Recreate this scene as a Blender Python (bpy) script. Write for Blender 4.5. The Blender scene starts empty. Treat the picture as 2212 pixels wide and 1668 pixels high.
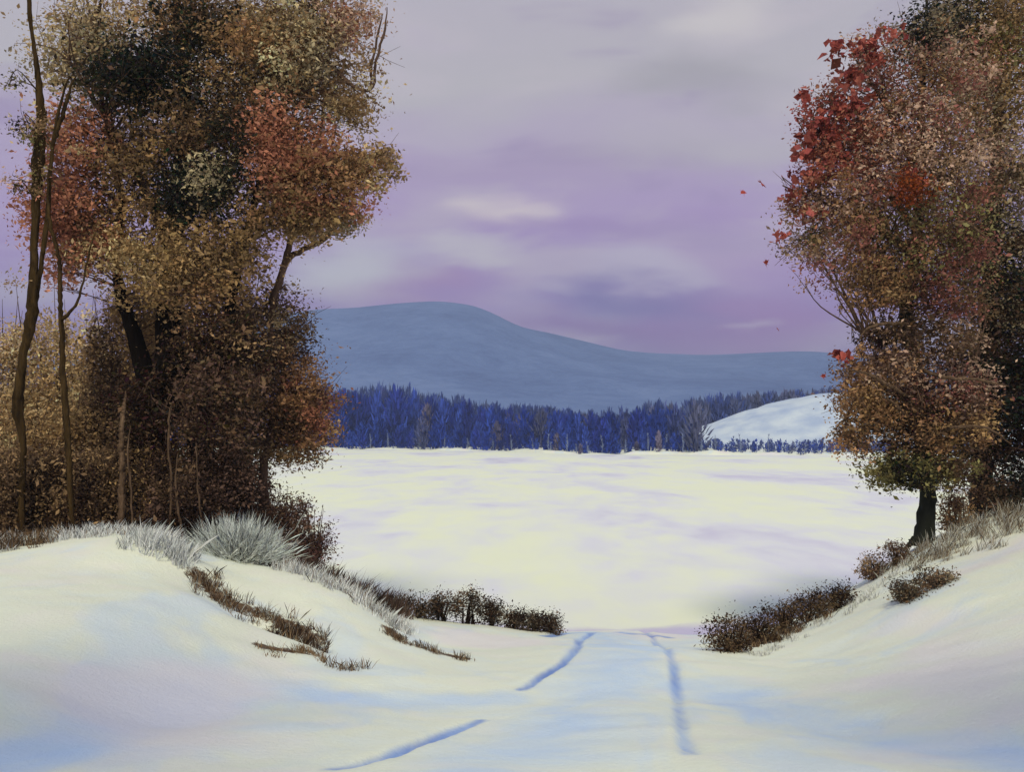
import bpy, math
import numpy as np

sc = bpy.context.scene
COL = sc.collection
R = math.radians

# ------------------------------------------------------------------ camera
EYE = 4.0                    # metres above the ice
HOR = 0.555                  # horizon, as a share of the frame height
FW, FH = 2212.0, 1668.0      # the frame in which positions below were measured
FOC = 1.0372                 # focal length / frame width
cam = bpy.data.cameras.new('camera')
cam.sensor_width = 36.0
cam.lens = 36.0 * FOC
cam.shift_y = (HOR - 0.5) * 773.0 / 1024.0
cam.clip_start, cam.clip_end = 0.1, 20000.0
camo = bpy.data.objects.new('camera', cam)
camo.location = (0, 0, EYE)
camo.rotation_euler = (R(90), 0, 0)
COL.objects.link(camo)
sc.camera = camo

# ------------------------------------------------------------------ world, sun, exposure
SUN_EL, SUN_AZ = 50.0, 181.0        # azimuth clockwise from +Y: behind the viewer
sc.render.engine = 'CYCLES'
sc.cycles.use_denoising = True
sc.cycles.max_bounces = 5
sc.cycles.diffuse_bounces = 2
sc.cycles.glossy_bounces = 2
sc.cycles.transmission_bounces = 3
sc.cycles.transparent_max_bounces = 8
sc.cycles.volume_bounces = 0
sc.view_settings.view_transform = 'Standard'
sc.view_settings.look = 'None'
sc.view_settings.gamma = 1.0
sc.view_settings.exposure = 0.0
sc.view_settings.use_curve_mapping = False


def lin(r, g, b):
    f = lambda c: (c / 255.0 / 12.92) if c / 255.0 <= 0.04045 else ((c / 255.0 + 0.055) / 1.055) ** 2.4
    return (f(r), f(g), f(b), 1.0)


class NT:
    """a small helper round a node tree"""
    def __init__(self, tree):
        self.t = tree
        tree.nodes.clear()

    def n(self, kind, **kw):
        nd = self.t.nodes.new(kind)
        for k, v in kw.items():
            setattr(nd, k, v)
        return nd

    def link(self, a, b):
        self.t.links.new(a, b)

    def put(self, sock, v):
        if hasattr(v, 'is_linked'):
            self.link(v, sock)
        else:
            sock.default_value = v

    def math(self, op, a, b=0.0, clamp=False):
        nd = self.n('ShaderNodeMath', operation=op, use_clamp=clamp)
        self.put(nd.inputs[0], a)
        self.put(nd.inputs[1], b)
        return nd.outputs[0]

    def vmath(self, op, a, b=(0, 0, 0)):
        nd = self.n('ShaderNodeVectorMath', operation=op)
        self.put(nd.inputs[0], a)
        self.put(nd.inputs[1], b)
        return nd.outputs['Value'] if op == 'LENGTH' else nd.outputs[0]

    def mix(self, f, a, b, blend='MIX'):
        nd = self.n('ShaderNodeMix', data_type='RGBA', blend_type=blend)
        self.put(nd.inputs[0], f)
        self.put(nd.inputs[6], a)
        self.put(nd.inputs[7], b)
        return nd.outputs[2]

    def ramp(self, f, stops, interp='LINEAR'):
        nd = self.n('ShaderNodeValToRGB')
        nd.color_ramp.interpolation = interp
        el = nd.color_ramp.elements
        while len(el) < len(stops):
            el.new(0.5)
        for e, (p, c) in zip(el, stops):
            e.position = p
            e.color = c if len(c) == 4 else (*c, 1)
        self.put(nd.inputs[0], f)
        return nd.outputs[0]

    def maprange(self, v, a, b, c=0.0, d=1.0, smooth=True):
        nd = self.n('ShaderNodeMapRange', interpolation_type='SMOOTHSTEP' if smooth else 'LINEAR')
        self.put(nd.inputs[0], v)
        for i, x in zip((1, 2, 3, 4), (a, b, c, d)):
            nd.inputs[i].default_value = x
        return nd.outputs[0]

    def noise(self, vec, scale, detail=3.0, rough=0.5, dist=0.0, dims='3D'):
        nd = self.n('ShaderNodeTexNoise', noise_dimensions=dims)
        if vec is not None:
            self.link(vec, nd.inputs['Vector'])
        nd.inputs['Scale'].default_value = scale
        nd.inputs['Detail'].default_value = detail
        nd.inputs['Roughness'].default_value = rough
        nd.inputs['Distortion'].default_value = dist
        return nd.outputs[0]


def pix_dir(px, py):
    """azimuth and elevation (radians) of a sky position"""
    x = (px / FW - 0.5) / FOC
    z = (HOR - py / FH) * (FH / FW) / FOC
    return math.atan(x), math.atan2(z, math.sqrt(1 + x * x))


world = bpy.data.worlds.new('World')
sc.world = world
world.use_nodes = True
world.cycles.sampling_method = 'MANUAL'
world.cycles.sample_map_resolution = 256
w = NT(world.node_tree)
tc = w.n('ShaderNodeTexCoord')
gen = tc.outputs['Generated']
sep = w.n('ShaderNodeSeparateXYZ')
w.link(gen, sep.inputs[0])
az = w.math('ARCTAN2', sep.outputs[0], sep.outputs[1])
el = w.math('ARCSINE', w.math('MINIMUM', w.math('MAXIMUM', sep.outputs[2], -1.0), 1.0))
comb = w.n('ShaderNodeCombineXYZ')
w.link(az, comb.inputs[0])
w.link(el, comb.inputs[1])
# cloud streaks: long across, thin upward
stretch = w.vmath('MULTIPLY', gen, (1.0, 1.0, 3.4))
warp = w.n('ShaderNodeTexNoise')
w.link(stretch, warp.inputs['Vector'])
warp.inputs['Scale'].default_value = 5.0
warp.inputs['Detail'].default_value = 4.0
wv = w.vmath('MULTIPLY', w.vmath('SUBTRACT', warp.outputs['Color'], (0.5, 0.5, 0.5)), (0.22, 0.10, 0.0))
ae = w.vmath('ADD', comb.outputs[0], wv)
sep2 = w.n('ShaderNodeSeparateXYZ')
w.link(ae, sep2.inputs[0])
base = w.ramp(w.maprange(sep2.outputs[1], -0.02, 0.70, smooth=False), [
    (0.0, lin(126, 86, 170)), (0.10, lin(140, 104, 178)), (0.18, lin(158, 132, 192)), (0.29, lin(177, 153, 199)),
    (0.38, lin(185, 170, 198)), (0.46, lin(192, 187, 194)), (0.60, lin(190, 184, 196)), (0.76, lin(172, 178, 203)), (1.0, lin(152, 178, 220))])
n1 = w.noise(stretch, 4.2, 4.0, 0.55, 0.4)
n2 = w.noise(stretch, 11.0, 3.0, 0.55)
c = w.mix(w.maprange(n1, 0.50, 0.68, 0.0, 0.55), base, lin(202, 193, 202))
c = w.mix(w.maprange(n1, 0.48, 0.34, 0.0, 0.45), c, lin(150, 130, 176))
c = w.mix(w.maprange(n2, 0.56, 0.74, 0.0, 0.30), c, lin(192, 182, 200))
# single banks of cloud seen over the lake (px, py, half width, half height, colour, strength)
for px, py, hx, hy, colr, s in [
    (1420, 640, 260, 60, (110, 96, 168), .85), (1340, 715, 330, 38, (132, 88, 166), .8), (1640, 680, 260, 80, (160, 108, 178), .8),
    (1640, 560, 260, 90, (176, 144, 196), .6), (860, 625, 190, 45, (166, 124, 178), .7), (1420, 575, 140, 28, (196, 186, 208), .8),
    (985, 562, 120, 26, (204, 198, 206), .8), (1190, 630, 110, 22, (182, 168, 200), .7), (720, 585, 180, 80, (204, 204, 210), .85), (1560, 690, 80, 14, (186, 164, 198), .7),
    (1150, 474, 100, 36, (230, 218, 214), .72), (1350, 500, 300, 34, (162, 136, 188), .6),
    (1250, 370, 420, 55, (172, 152, 188), .6), (1560, 330, 330, 60, (194, 190, 192), .6), (1490, 190, 170, 60, (162, 158, 166), .55),
    (1600, 45, 150, 50, (214, 208, 208), .8), 
    
    (120, 620, 180, 50, (190, 182, 196), .7)]:
    a0, e0 = pix_dir(px, py)
    a1, _ = pix_dir(px + hx, py)
    _, e1 = pix_dir(px, py - hy)
    d = w.vmath('MULTIPLY', w.vmath('SUBTRACT', ae, (a0, e0, 0)), (1 / (abs(a1 - a0) * 1.5), 1 / (abs(e1 - e0) * 1.5), 0))
    c = w.mix(w.maprange(w.vmath('LENGTH', d), 1.0, 0.05, 0.0, s), c, lin(*colr))
sky = w.n('ShaderNodeTexSky', sky_type='NISHITA', sun_disc=False)
sky.sun_elevation = R(SUN_EL)
sky.sun_rotation = R(SUN_AZ)
sky.air_density, sky.dust_density, sky.ozone_density = 1.0, 1.0, 2.0
bg1 = w.n('ShaderNodeBackground')
w.link(sky.outputs[0], bg1.inputs[0])
bg1.inputs[1].default_value = 0.08
bg2 = w.n('ShaderNodeBackground')
w.link(c, bg2.inputs[0])
bg2.inputs[1].default_value = 1.0
ms = w.n('ShaderNodeMixShader')
ms.inputs[0].default_value = 0.93          # near-total cloud cover over a clear sky
w.link(bg1.outputs[0], ms.inputs[1])
w.link(bg2.outputs[0], ms.inputs[2])
wo = w.n('ShaderNodeOutputWorld')
w.link(ms.outputs[0], wo.inputs[0])

sun = bpy.data.lights.new('sun', 'SUN')
sun.energy = 2.4
sun.angle = R(10)
sun.color = (1.0, 0.95, 0.70)
suno = bpy.data.objects.new('sun', sun)
COL.objects.link(suno)
suno.rotation_euler = (R(90 - SUN_EL), 0, R(-SUN_AZ + 180))
suno.location = (0, -20, 40)


# ------------------------------------------------------------------ helpers
def P(px, py, Y):
    return np.array([(px / FW - 0.5) / FOC * Y, Y, EYE + (HOR - py / FH) * (FH / FW) / FOC * Y])


def ppm(Y):                       # measured pixels per metre at depth Y
    return FW * FOC / Y


def build(name, V, loops, counts, mat, parent=None, smooth=False, col=None, attrs=None):
    me = bpy.data.meshes.new(name)
    V = np.asarray(V, dtype=np.float32)
    loops = np.asarray(loops, dtype=np.int32).ravel()
    counts = np.asarray(counts, dtype=np.int32)
    me.vertices.add(len(V))
    me.vertices.foreach_set('co', V.ravel())
    me.loops.add(len(loops))
    me.loops.foreach_set('vertex_index', loops)
    me.polygons.add(len(counts))
    st = np.zeros(len(counts), dtype=np.int32)
    st[1:] = np.cumsum(counts)[:-1]
    me.polygons.foreach_set('loop_start', st)
    me.update(calc_edges=True)
    if smooth:
        me.polygons.foreach_set('use_smooth', np.ones(len(counts), dtype=bool))
    if col is not None:
        a = me.color_attributes.new('Col', 'FLOAT_COLOR', 'POINT')
        c4 = np.ones((len(V), 4), dtype=np.float32)
        c4[:, :3] = col
        a.data.foreach_set('color', c4.ravel())
    for k, v in (attrs or {}).items():
        a = me.attributes.new(k, 'FLOAT', 'POINT')
        a.data.foreach_set('value', np.asarray(v, dtype=np.float32))
    if mat:
        me.materials.append(mat)
    me.update()
    o = bpy.data.objects.new(name, me)
    COL.objects.link(o)
    if parent:
        o.parent = parent
        o.matrix_parent_inverse = parent.matrix_world.inverted()
    return o


class Bag:
    """collects shapes that become ONE mesh"""
    def __init__(self):
        self.V, self.L, self.C, self.K, self.n = [], [], [], [], 0

    def add(self, V, F, col=None):
        V = np.asarray(V, dtype=np.float64)
        F = np.asarray(F, dtype=np.int64)
        self.V.append(V)
        self.L.append((F + self.n).ravel())
        self.C.append(np.full(len(F), F.shape[1]))
        if col is not None:
            self.K.append(np.broadcast_to(np.asarray(col, dtype=np.float64), (len(V), 3)))
        self.n += len(V)

    def tube(self, pts, rad, sides=7, col=None, rng=None, rough=0.0):
        pts = np.asarray(pts, dtype=np.float64)
        m = len(pts)
        rad = np.broadcast_to(np.asarray(rad, dtype=np.float64), (m,))
        t = np.gradient(pts, axis=0)
        t /= np.linalg.norm(t, axis=1)[:, None] + 1e-9
        ref = np.array([0.31, 1.0, 0.11])
        a = np.cross(t, ref)
        a /= np.linalg.norm(a, axis=1)[:, None] + 1e-9
        b = np.cross(t, a)
        th = np.arange(sides) / sides * 2 * math.pi
        rr = rad[:, None] * np.ones(sides)
        if rng is not None and rough:
            rr = rr * (1 + rough * rng.standard_normal((m, sides)))
        V = pts[:, None, :] + rr[:, :, None] * (np.cos(th)[None, :, None] * a[:, None, :] + np.sin(th)[None, :, None] * b[:, None, :])
        i = np.arange(m - 1)[:, None] * sides
        j = np.arange(sides)[None, :]
        k = (j + 1) % sides
        F = np.stack([i + j, i + k, i + sides + k, i + sides + j], -1).reshape(-1, 4)
        self.add(V.reshape(-1, 3), F, col)

    def leaves(self, C, size, col, rng, flat=0.0, aspect=0.5, direction=None):
        """one folded, pointed leaf face for each centre"""
        n = len(C)
        d = rng.standard_normal((n, 3))
        if direction is not None:
            d = d * 0.7 + direction
        d[:, 2] *= (1 - flat)
        d /= np.linalg.norm(d, axis=1)[:, None] + 1e-9
        e = np.cross(d, rng.standard_normal((n, 3)))
        e /= np.linalg.norm(e, axis=1)[:, None] + 1e-9
        nn = np.cross(d, e)
        s = size * np.exp(rng.normal(-.08, .38, n)).clip(.35, 2.3)[:, None]
        a = C - d * s * 0.5
        b = C + e * s * aspect * 0.5 + nn * s * 0.12
        c_ = C + d * s * 0.5
        f = C - e * s * aspect * 0.5 + nn * s * 0.12
        V = np.stack([a, b, c_, f], 1).reshape(-1, 3)
        F = np.arange(4 * n).reshape(-1, 4)
        self.add(V, F, np.repeat(np.asarray(col), 4, 0))

    def blades(self, base, tip, width, col, rng):
        """bent grass blades: a quad and a point each"""
        n = len(base)
        side = np.stack([np.cos(t := rng.uniform(0, math.pi, n)), np.sin(t), np.zeros(n)], 1) * (width * rng.uniform(.6, 1.3, n))[:, None] * .5
        mid = base * .45 + tip * .55
        mid[:, 2] += np.abs(tip - base)[:, 2] * .12
        V = np.stack([base - side, base + side, mid + side * .8, tip, mid - side * .8], 1).reshape(-1, 3)
        F = np.arange(5 * n).reshape(-1, 5)
        self.add(V, F, np.repeat(np.asarray(col), 5, 0))

    def done(self, name, mat, parent=None, smooth=False):
        return build(name, np.concatenate(self.V), np.concatenate(self.L), np.concatenate(self.C), mat, parent, smooth,
                     np.concatenate(self.K) if self.K else None)


def empty(name, loc):
    o = bpy.data.objects.new(name, None)
    o.location = loc
    o.empty_display_size = 0.3
    COL.objects.link(o)
    bpy.context.view_layer.update()
    return o


def tag(o, label=None, cat=None, group=None, kind=None):
    for k, v in (('label', label), ('category', cat), ('group', group), ('kind', kind)):
        if v:
            o[k] = v
    return o


def spline(pts, n=24):
    """a smooth line through the points (rows of any width)"""
    p = np.asarray(pts, dtype=np.float64)
    m = len(p)
    if m == 2:
        t = np.linspace(0, 1, n)[:, None]
        return p[0] * (1 - t) + p[1] * t
    q = np.vstack([2 * p[0] - p[1], p, 2 * p[-1] - p[-2]])
    out = []
    per = max(2, n // (m - 1))
    for i in range(1, m):
        t = np.linspace(0, 1, per, endpoint=(i == m - 1))[:, None]
        a, b, c_, d = q[i - 1], q[i], q[i + 1], q[i + 2]
        out.append(.5 * (2 * b + (c_ - a) * t + (2 * a - 5 * b + 4 * c_ - d) * t * t + (3 * b - a - 3 * c_ + d) * t ** 3))
    return np.vstack(out)


_GRID = {}


def vnoise(X, Y, scale, seed):
    """smooth value noise on arrays"""
    if seed not in _GRID:
        _GRID[seed] = np.random.default_rng(seed).uniform(-1, 1, (64, 64))
    g = _GRID[seed]
    x, y = X * scale + 100.3, Y * scale + 57.7
    xi, yi = np.floor(x).astype(int), np.floor(y).astype(int)
    fx, fy = x - xi, y - yi
    fx, fy = fx * fx * (3 - 2 * fx), fy * fy * (3 - 2 * fy)
    G = lambda a, b: g[a % 64, b % 64]
    return (G(xi, yi) * (1 - fx) + G(xi + 1, yi) * fx) * (1 - fy) + (G(xi, yi + 1) * (1 - fx) + G(xi + 1, yi + 1) * fx) * fy


def sstep(a, b, x):
    t = np.clip((x - a) / (b - a), 0, 1)
    return t * t * (3 - 2 * t)


# ------------------------------------------------------------------ materials
def material(name):
    m = bpy.data.materials.new(name)
    m.use_nodes = True
    return m, NT(m.node_tree)


def principled(t, color, rough=0.7, spec=0.3, normal=None):
    b = t.n('ShaderNodeBsdfPrincipled')
    t.put(b.inputs['Base Color'], color)
    t.put(b.inputs['Roughness'], rough)
    t.put(b.inputs['Specular IOR Level'], spec)
    if normal is not None:
        t.link(normal, b.inputs['Normal'])
    return b


def out(t, shader):
    o = t.n('ShaderNodeOutputMaterial')
    t.link(shader, o.inputs['Surface'])
    return o


def bump(t, h, strength, dist):
    b = t.n('ShaderNodeBump')
    b.inputs['Strength'].default_value = strength
    b.inputs['Distance'].default_value = dist
    t.link(h, b.inputs['Height'])
    return b.outputs[0]


def obj_co(t):
    return t.n('ShaderNodeTexCoord').outputs['Object']


def mat_leaf(name, translucent=0.25, rough=0.75, up=0.0):
    m, t = material(name)
    a = t.n('ShaderNodeAttribute', attribute_name='Col')
    co = obj_co(t)
    v = t.noise(co, 14.0, 2.0)
    colr = t.mix(0.5, a.outputs['Color'], t.ramp(v, [(0.3, (0.6, 0.6, 0.6)), (0.7, (1.35, 1.3, 1.25))]), 'MULTIPLY')
    nrm = None
    if up:
        nrm = t.vmath('NORMALIZE', t.vmath('ADD', t.n('ShaderNodeNewGeometry').outputs['Normal'], (0, -.3 * up, up)))
    p = principled(t, colr, rough, 0.15, nrm)
    tr = t.n('ShaderNodeBsdfTranslucent')
    t.link(colr, tr.inputs[0])
    mx = t.n('ShaderNodeMixShader')
    mx.inputs[0].default_value = translucent
    t.link(p.outputs[0], mx.inputs[1])
    t.link(tr.outputs[0], mx.inputs[2])
    out(t, mx.outputs[0])
    return m


def mat_bark(name, dark, light, scale=9.0):
    m, t = material(name)
    co = t.vmath('MULTIPLY', obj_co(t), (1, 1, 0.22))
    v = t.noise(co, scale, 5.0, 0.65, 0.6)
    colr = t.ramp(v, [(0.30, dark), (0.52, tuple(.5 * (a + b) for a, b in zip(dark, light))), (0.72, light)])
    p = principled(t, colr, 0.95, 0.05, bump(t, v, 0.9, 0.04))
    out(t, p.outputs[0])
    return m


M_LEAF = mat_leaf('leaf')
M_GRASS = mat_leaf('grass_blade', 0.15)
M_FROST = mat_leaf('frosted_blade', 0.15, 0.6, 3.0)
BARK_DARK = mat_bark('bark_dark', (.004, .0028, .002), (.014, .009, .006))
BARK_OLIVE = mat_bark('bark_olive', (.010, .006, .003), (.085, .050, .018), 11.0)
BARK_GREY = mat_bark('bark_grey', (.050, .028, .019), (.19, .115, .080), 8.0)
BARK_GREEN = mat_bark('bark_green_black', (.012, .013, .009), (.040, .042, .030), 9.0)
BARK_PALE = mat_bark('bark_pale', (.035, .021, .013), (.20, .125, .075), 16.0)

# snow ground: snow, bare earth and blue shade painted in ruts and bands, by the ground's own attributes
M_GROUND, t = material('snow_ground')
co = obj_co(t)
fine = t.noise(co, 22.0, 4.0, 0.6)
mid = t.noise(co, 1.7, 4.0, 0.55)
drift = t.noise(t.vmath('MULTIPLY', co, (1.0, 0.6, 1.0)), 0.62, 4.0, 0.55, 0.8)
snow = t.ramp(mid, [(0.30, (.80, .82, .70)), (0.50, (.83, .825, .635)), (0.68, (.84, .81, .66))])
snow = t.mix(t.maprange(drift, 0.50, 0.36, 0.0, 0.45), snow, (.60, .71, .84, 1))
band_f = t.n('ShaderNodeAttribute', attribute_name='shade_band').outputs['Fac']
band_n = t.math('ADD', band_f, t.math('MULTIPLY', t.math('SUBTRACT', t.noise(t.vmath('MULTIPLY', co, (1.0, 0.6, 1.0)), 1.0, 5.0, 0.6, 0.8), 0.5), 1.2))
snow = t.mix(t.math('MULTIPLY', t.maprange(band_n, 0.10, 0.90, 0.0, 0.85), t.maprange(band_f, 0.02, 0.30)), snow, (.52, .66, .86, 1))  # bluish bands of shade mixed into the snow colour
snow = t.mix(t.maprange(t.noise(co, 0.33, 3.0), 0.54, 0.68, 0.0, 0.7), snow, (.84, .75, .72, 1))
e_at = t.n('ShaderNodeAttribute', attribute_name='earth').outputs['Fac']
rut_shade_at = t.n('ShaderNodeAttribute', attribute_name='ice').outputs['Fac']  # the ice attribute holds the blue shade painted along the ruts
en = t.math('ADD', e_at, t.math('MULTIPLY', t.math('SUBTRACT', t.noise(co, 11.0, 6.0, 0.75), 0.5), 1.7))
earth = t.ramp(t.noise(co, 16.0, 4.0, 0.65), [(0.3, (.035, .018, .008)), (0.5, (.11, .062, .028)), (0.7, (.22, .14, .075))])
k = t.mix(t.math('MULTIPLY', t.maprange(en, 0.42, 0.66), t.maprange(e_at, 0.05, 0.35)), snow, earth)
inn = t.math('ADD', rut_shade_at, t.math('MULTIPLY', t.math('SUBTRACT', t.noise(t.vmath('MULTIPLY', co, (1.0, 0.3, 1.0)), 4.0, 4.0, 0.65), 0.5), 0.6))
ice = t.ramp(t.noise(t.vmath('MULTIPLY', co, (1.0, 0.4, 1.0)), 1.6, 4.0), [(0.3, (.07, .19, .58)), (0.7, (.36, .52, .80))])  # blue colour standing in for the shade down in the ruts
k = t.mix(t.maprange(inn, 0.10, 0.95, 0.0, 0.9), k, ice)  # ice here is the painted blue rut shade
p = principled(t, k, t.maprange(inn, 0.3, 0.8, 0.65, 0.35), 0.25,
               bump(t, t.math('ADD', t.math('ADD', t.math('MULTIPLY', fine, 0.75), t.math('MULTIPLY', t.noise(co, 70.0, 3.0, 0.7), 0.4)), t.math('MULTIPLY', t.noise(co, 3.0, 3.0), 0.6)), 0.5, 0.035))
out(t, p.outputs[0])

# the frozen lake: blown snow with patches of bare lilac ice
M_LAKE, t = material('frozen_lake')
co = t.vmath('MULTIPLY', obj_co(t), (1.0, 0.38, 1.0))
sx = t.n('ShaderNodeSeparateXYZ')
t.link(obj_co(t), sx.inputs[0])
big = t.noise(co, 0.11, 4.0, 0.55, 0.5)
small = t.noise(co, 0.55, 4.0, 0.6, 0.4)
mixn = t.math('ADD', t.math('MULTIPLY', big, 0.7), t.math('MULTIPLY', small, 0.3))
k = t.ramp(mixn, [(0.32, (.75, .69, .77)), (0.42, (.82, .785, .78)), (0.50, (.85, .835, .68)), (0.58, (.885, .875, .60)), (0.70, (.84, .83, .74))])
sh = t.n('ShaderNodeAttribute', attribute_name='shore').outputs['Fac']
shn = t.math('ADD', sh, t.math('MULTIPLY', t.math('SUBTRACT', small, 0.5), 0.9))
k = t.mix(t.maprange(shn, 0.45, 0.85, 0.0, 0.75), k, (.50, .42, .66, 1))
p = principled(t, k, t.ramp(mixn, [(0.38, (.35,) * 3), (0.52, (.7,) * 3)]), 0.3, bump(t, t.noise(obj_co(t), 2.2, 4.0), 0.25, 0.05))
out(t, p.outputs[0])

M_SNOW, t = material('snow')
co = obj_co(t)
p = principled(t, t.ramp(t.noise(co, .25, 4.0), [(.3, (.40, .47, .60)), (.6, (.60, .65, .68))]), .7, .2, bump(t, t.noise(co, .8, 4.0), .5, .3))
out(t, p.outputs[0])

M_MOUNT, t = material('mountain')
co = obj_co(t)
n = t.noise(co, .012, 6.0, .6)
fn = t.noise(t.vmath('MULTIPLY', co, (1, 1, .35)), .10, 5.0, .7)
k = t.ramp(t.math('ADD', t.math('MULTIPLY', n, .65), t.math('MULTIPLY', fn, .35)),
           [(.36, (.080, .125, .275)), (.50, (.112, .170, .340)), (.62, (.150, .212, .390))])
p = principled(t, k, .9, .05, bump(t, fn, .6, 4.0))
out(t, p.outputs[0])

M_FOREST = mat_leaf('far_forest', .1, .9)


# ------------------------------------------------------------------ the ground
def W(X, Y, Z):
    return np.array([X, Y, Z], dtype=float)


CTRL = [P(*q) for q in [
    (0, 1668, 6), (300, 1668, 6), (600, 1668, 6), (900, 1668, 6), (1200, 1668, 6), (1500, 1668, 6), (1800, 1668, 6), (2212, 1668, 6),
    (300, 1560, 7.7), (650, 1565, 7.8), (1000, 1550, 8.2), (1400, 1550, 8.2), (1750, 1560, 7.9), (2050, 1560, 7.7),
    (1200, 1450, 11), (1500, 1450, 11), (1250, 1400, 13.5), (1400, 1400, 13.5),
    (1240, 1366, 17.4), (1330, 1362, 17.7), (1420, 1364, 17.4), (1530, 1370, 17.0),
    # left bank
    (0, 1195, 13.5), (130, 1176, 14), (280, 1158, 14), (380, 1188, 13.5), (-300, 1200, 13.5),
    (0, 1350, 9.5), (250, 1330, 10), (450, 1400, 10), (0, 1500, 7.5), (300, 1480, 8.5), (600, 1480, 9.5), (380, 1290, 11.5), (150, 1240, 12),
    # the gully and the middle mound
    (430, 1258, 13), (520, 1332, 12), (690, 1392, 11.5), (780, 1448, 10.6),
    (470, 1232, 14), (560, 1230, 14.2), (650, 1248, 14.2), (760, 1292, 14), (850, 1352, 13.5), (600, 1300, 13), (700, 1350, 12.4),
    (800, 1400, 12), (900, 1430, 11.6), (1010, 1430, 12), (900, 1395, 14), (1020, 1405, 13.8),
    # the low flat mound
    (1000, 1378, 15), (900, 1345, 16.5), (1050, 1350, 16.8), (1200, 1370, 16.9),
    # right bank
    (1545, 1400, 15), (1620, 1440, 12), (1700, 1350, 16.5), (1810, 1300, 17), (1900, 1238, 17.5), (1990, 1178, 17.5), (2100, 1132, 17.5),
    (2212, 1104, 17.5), (2500, 1060, 17.5), (1700, 1450, 12), (1800, 1400, 13), (1900, 1350, 13), (2050, 1250, 14), (2212, 1180, 14.5),
    (2212, 1350, 10.5), (2050, 1420, 10), (2212, 1500, 8), (1900, 1500, 9), (1650, 1520, 9)]]
CTRL += [W(*q) for q in [
    (-8, -1, 2.7), (0, -1, 2.65), (8, -1, 2.7), (-6, 3, 2.45), (0, 3, 2.4), (6, 3, 2.45), (-14, 4, 2.9), (14, 4, 2.9),
    (-8, 17, 2.45), (-6, 17, 2.3), (-4.5, 17, 1.9), (-3.2, 18, 1.3), (-2.3, 19.5, .5), (-1.5, 21, -.25), (-3, 22.5, -.3),
    (-9, 23, 1.9), (-6, 23, .9), (-4.6, 24.5, -.3), (-12, 31, .8), (-8, 31, -.4), (-20, 38, .9), (-14, 40, -.4), (-22, 20, 2.6), (-18, 12, 2.7),
    (0, 20.5, -.2), (2, 20.3, -.2), (0, 23, -.8), (3, 23, -.8), (-3, 30, -.7), (3, 32, -.8), (0, 42, -.8), (8, 34, -.7), (-6, 42, -.7),
    (3.4, 19.6, -.15), (4.9, 20.3, -.1), (6.4, 21.3, .1), (6.2, 24, -.5), (9, 21, 1.6), (9, 25, -.2), (13, 21, 2.5), (14, 27, .6), (13, 32, -.4),
    (22, 38, -.2), (22, 26, 2.2), (18, 14, 2.9), (20, 44, -.5)]]
CTRL = np.array(CTRL)


def tps(a, b):
    r2 = ((a[:, None, :2] - b[None, :, :2]) ** 2).sum(-1)
    return np.where(r2 > 1e-12, r2 * np.log(r2 + 1e-12), 0.0)


_n = len(CTRL)
_A = np.zeros((_n + 3, _n + 3))
_A[:_n, :_n] = tps(CTRL, CTRL) + np.eye(_n) * 0.25
_A[:_n, _n] = 1
_A[:_n, _n + 1:] = CTRL[:, :2]
_A[_n:, :_n] = _A[:_n, _n:].T
_COEF = np.linalg.solve(_A, np.concatenate([CTRL[:, 2], np.zeros(3)]))

SHORE_X = np.array([-400, -60, -34, -12, -.5, 5, 11, 30, 50, 400.])
SHORE_Y = np.array([215, 212, 205, 194, 186, 172, 164, 160, 157, 152.])


def shore(X):
    return np.interp(X, SHORE_X, SHORE_Y) + 2.0 * vnoise(X, X * 0, .07, 5) + .8 * vnoise(X, X * 0, .31, 6)


def smoothmin_line(X, Y, poly):
    """distance to a polyline"""
    d = np.full(X.shape, 1e9)
    for (x0, y0), (x1, y1) in zip(poly[:-1], poly[1:]):
        vx, vy = x1 - x0, y1 - y0
        t_ = np.clip(((X - x0) * vx + (Y - y0) * vy) / (vx * vx + vy * vy + 1e-9), 0, 1)
        d = np.minimum(d, np.hypot(X - x0 - t_ * vx, Y - y0 - t_ * vy))
    return d


RUTS = []          # (polyline, half width, depth, painted blue shade), filled below
EARTH = []         # (polyline, half width)


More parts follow.
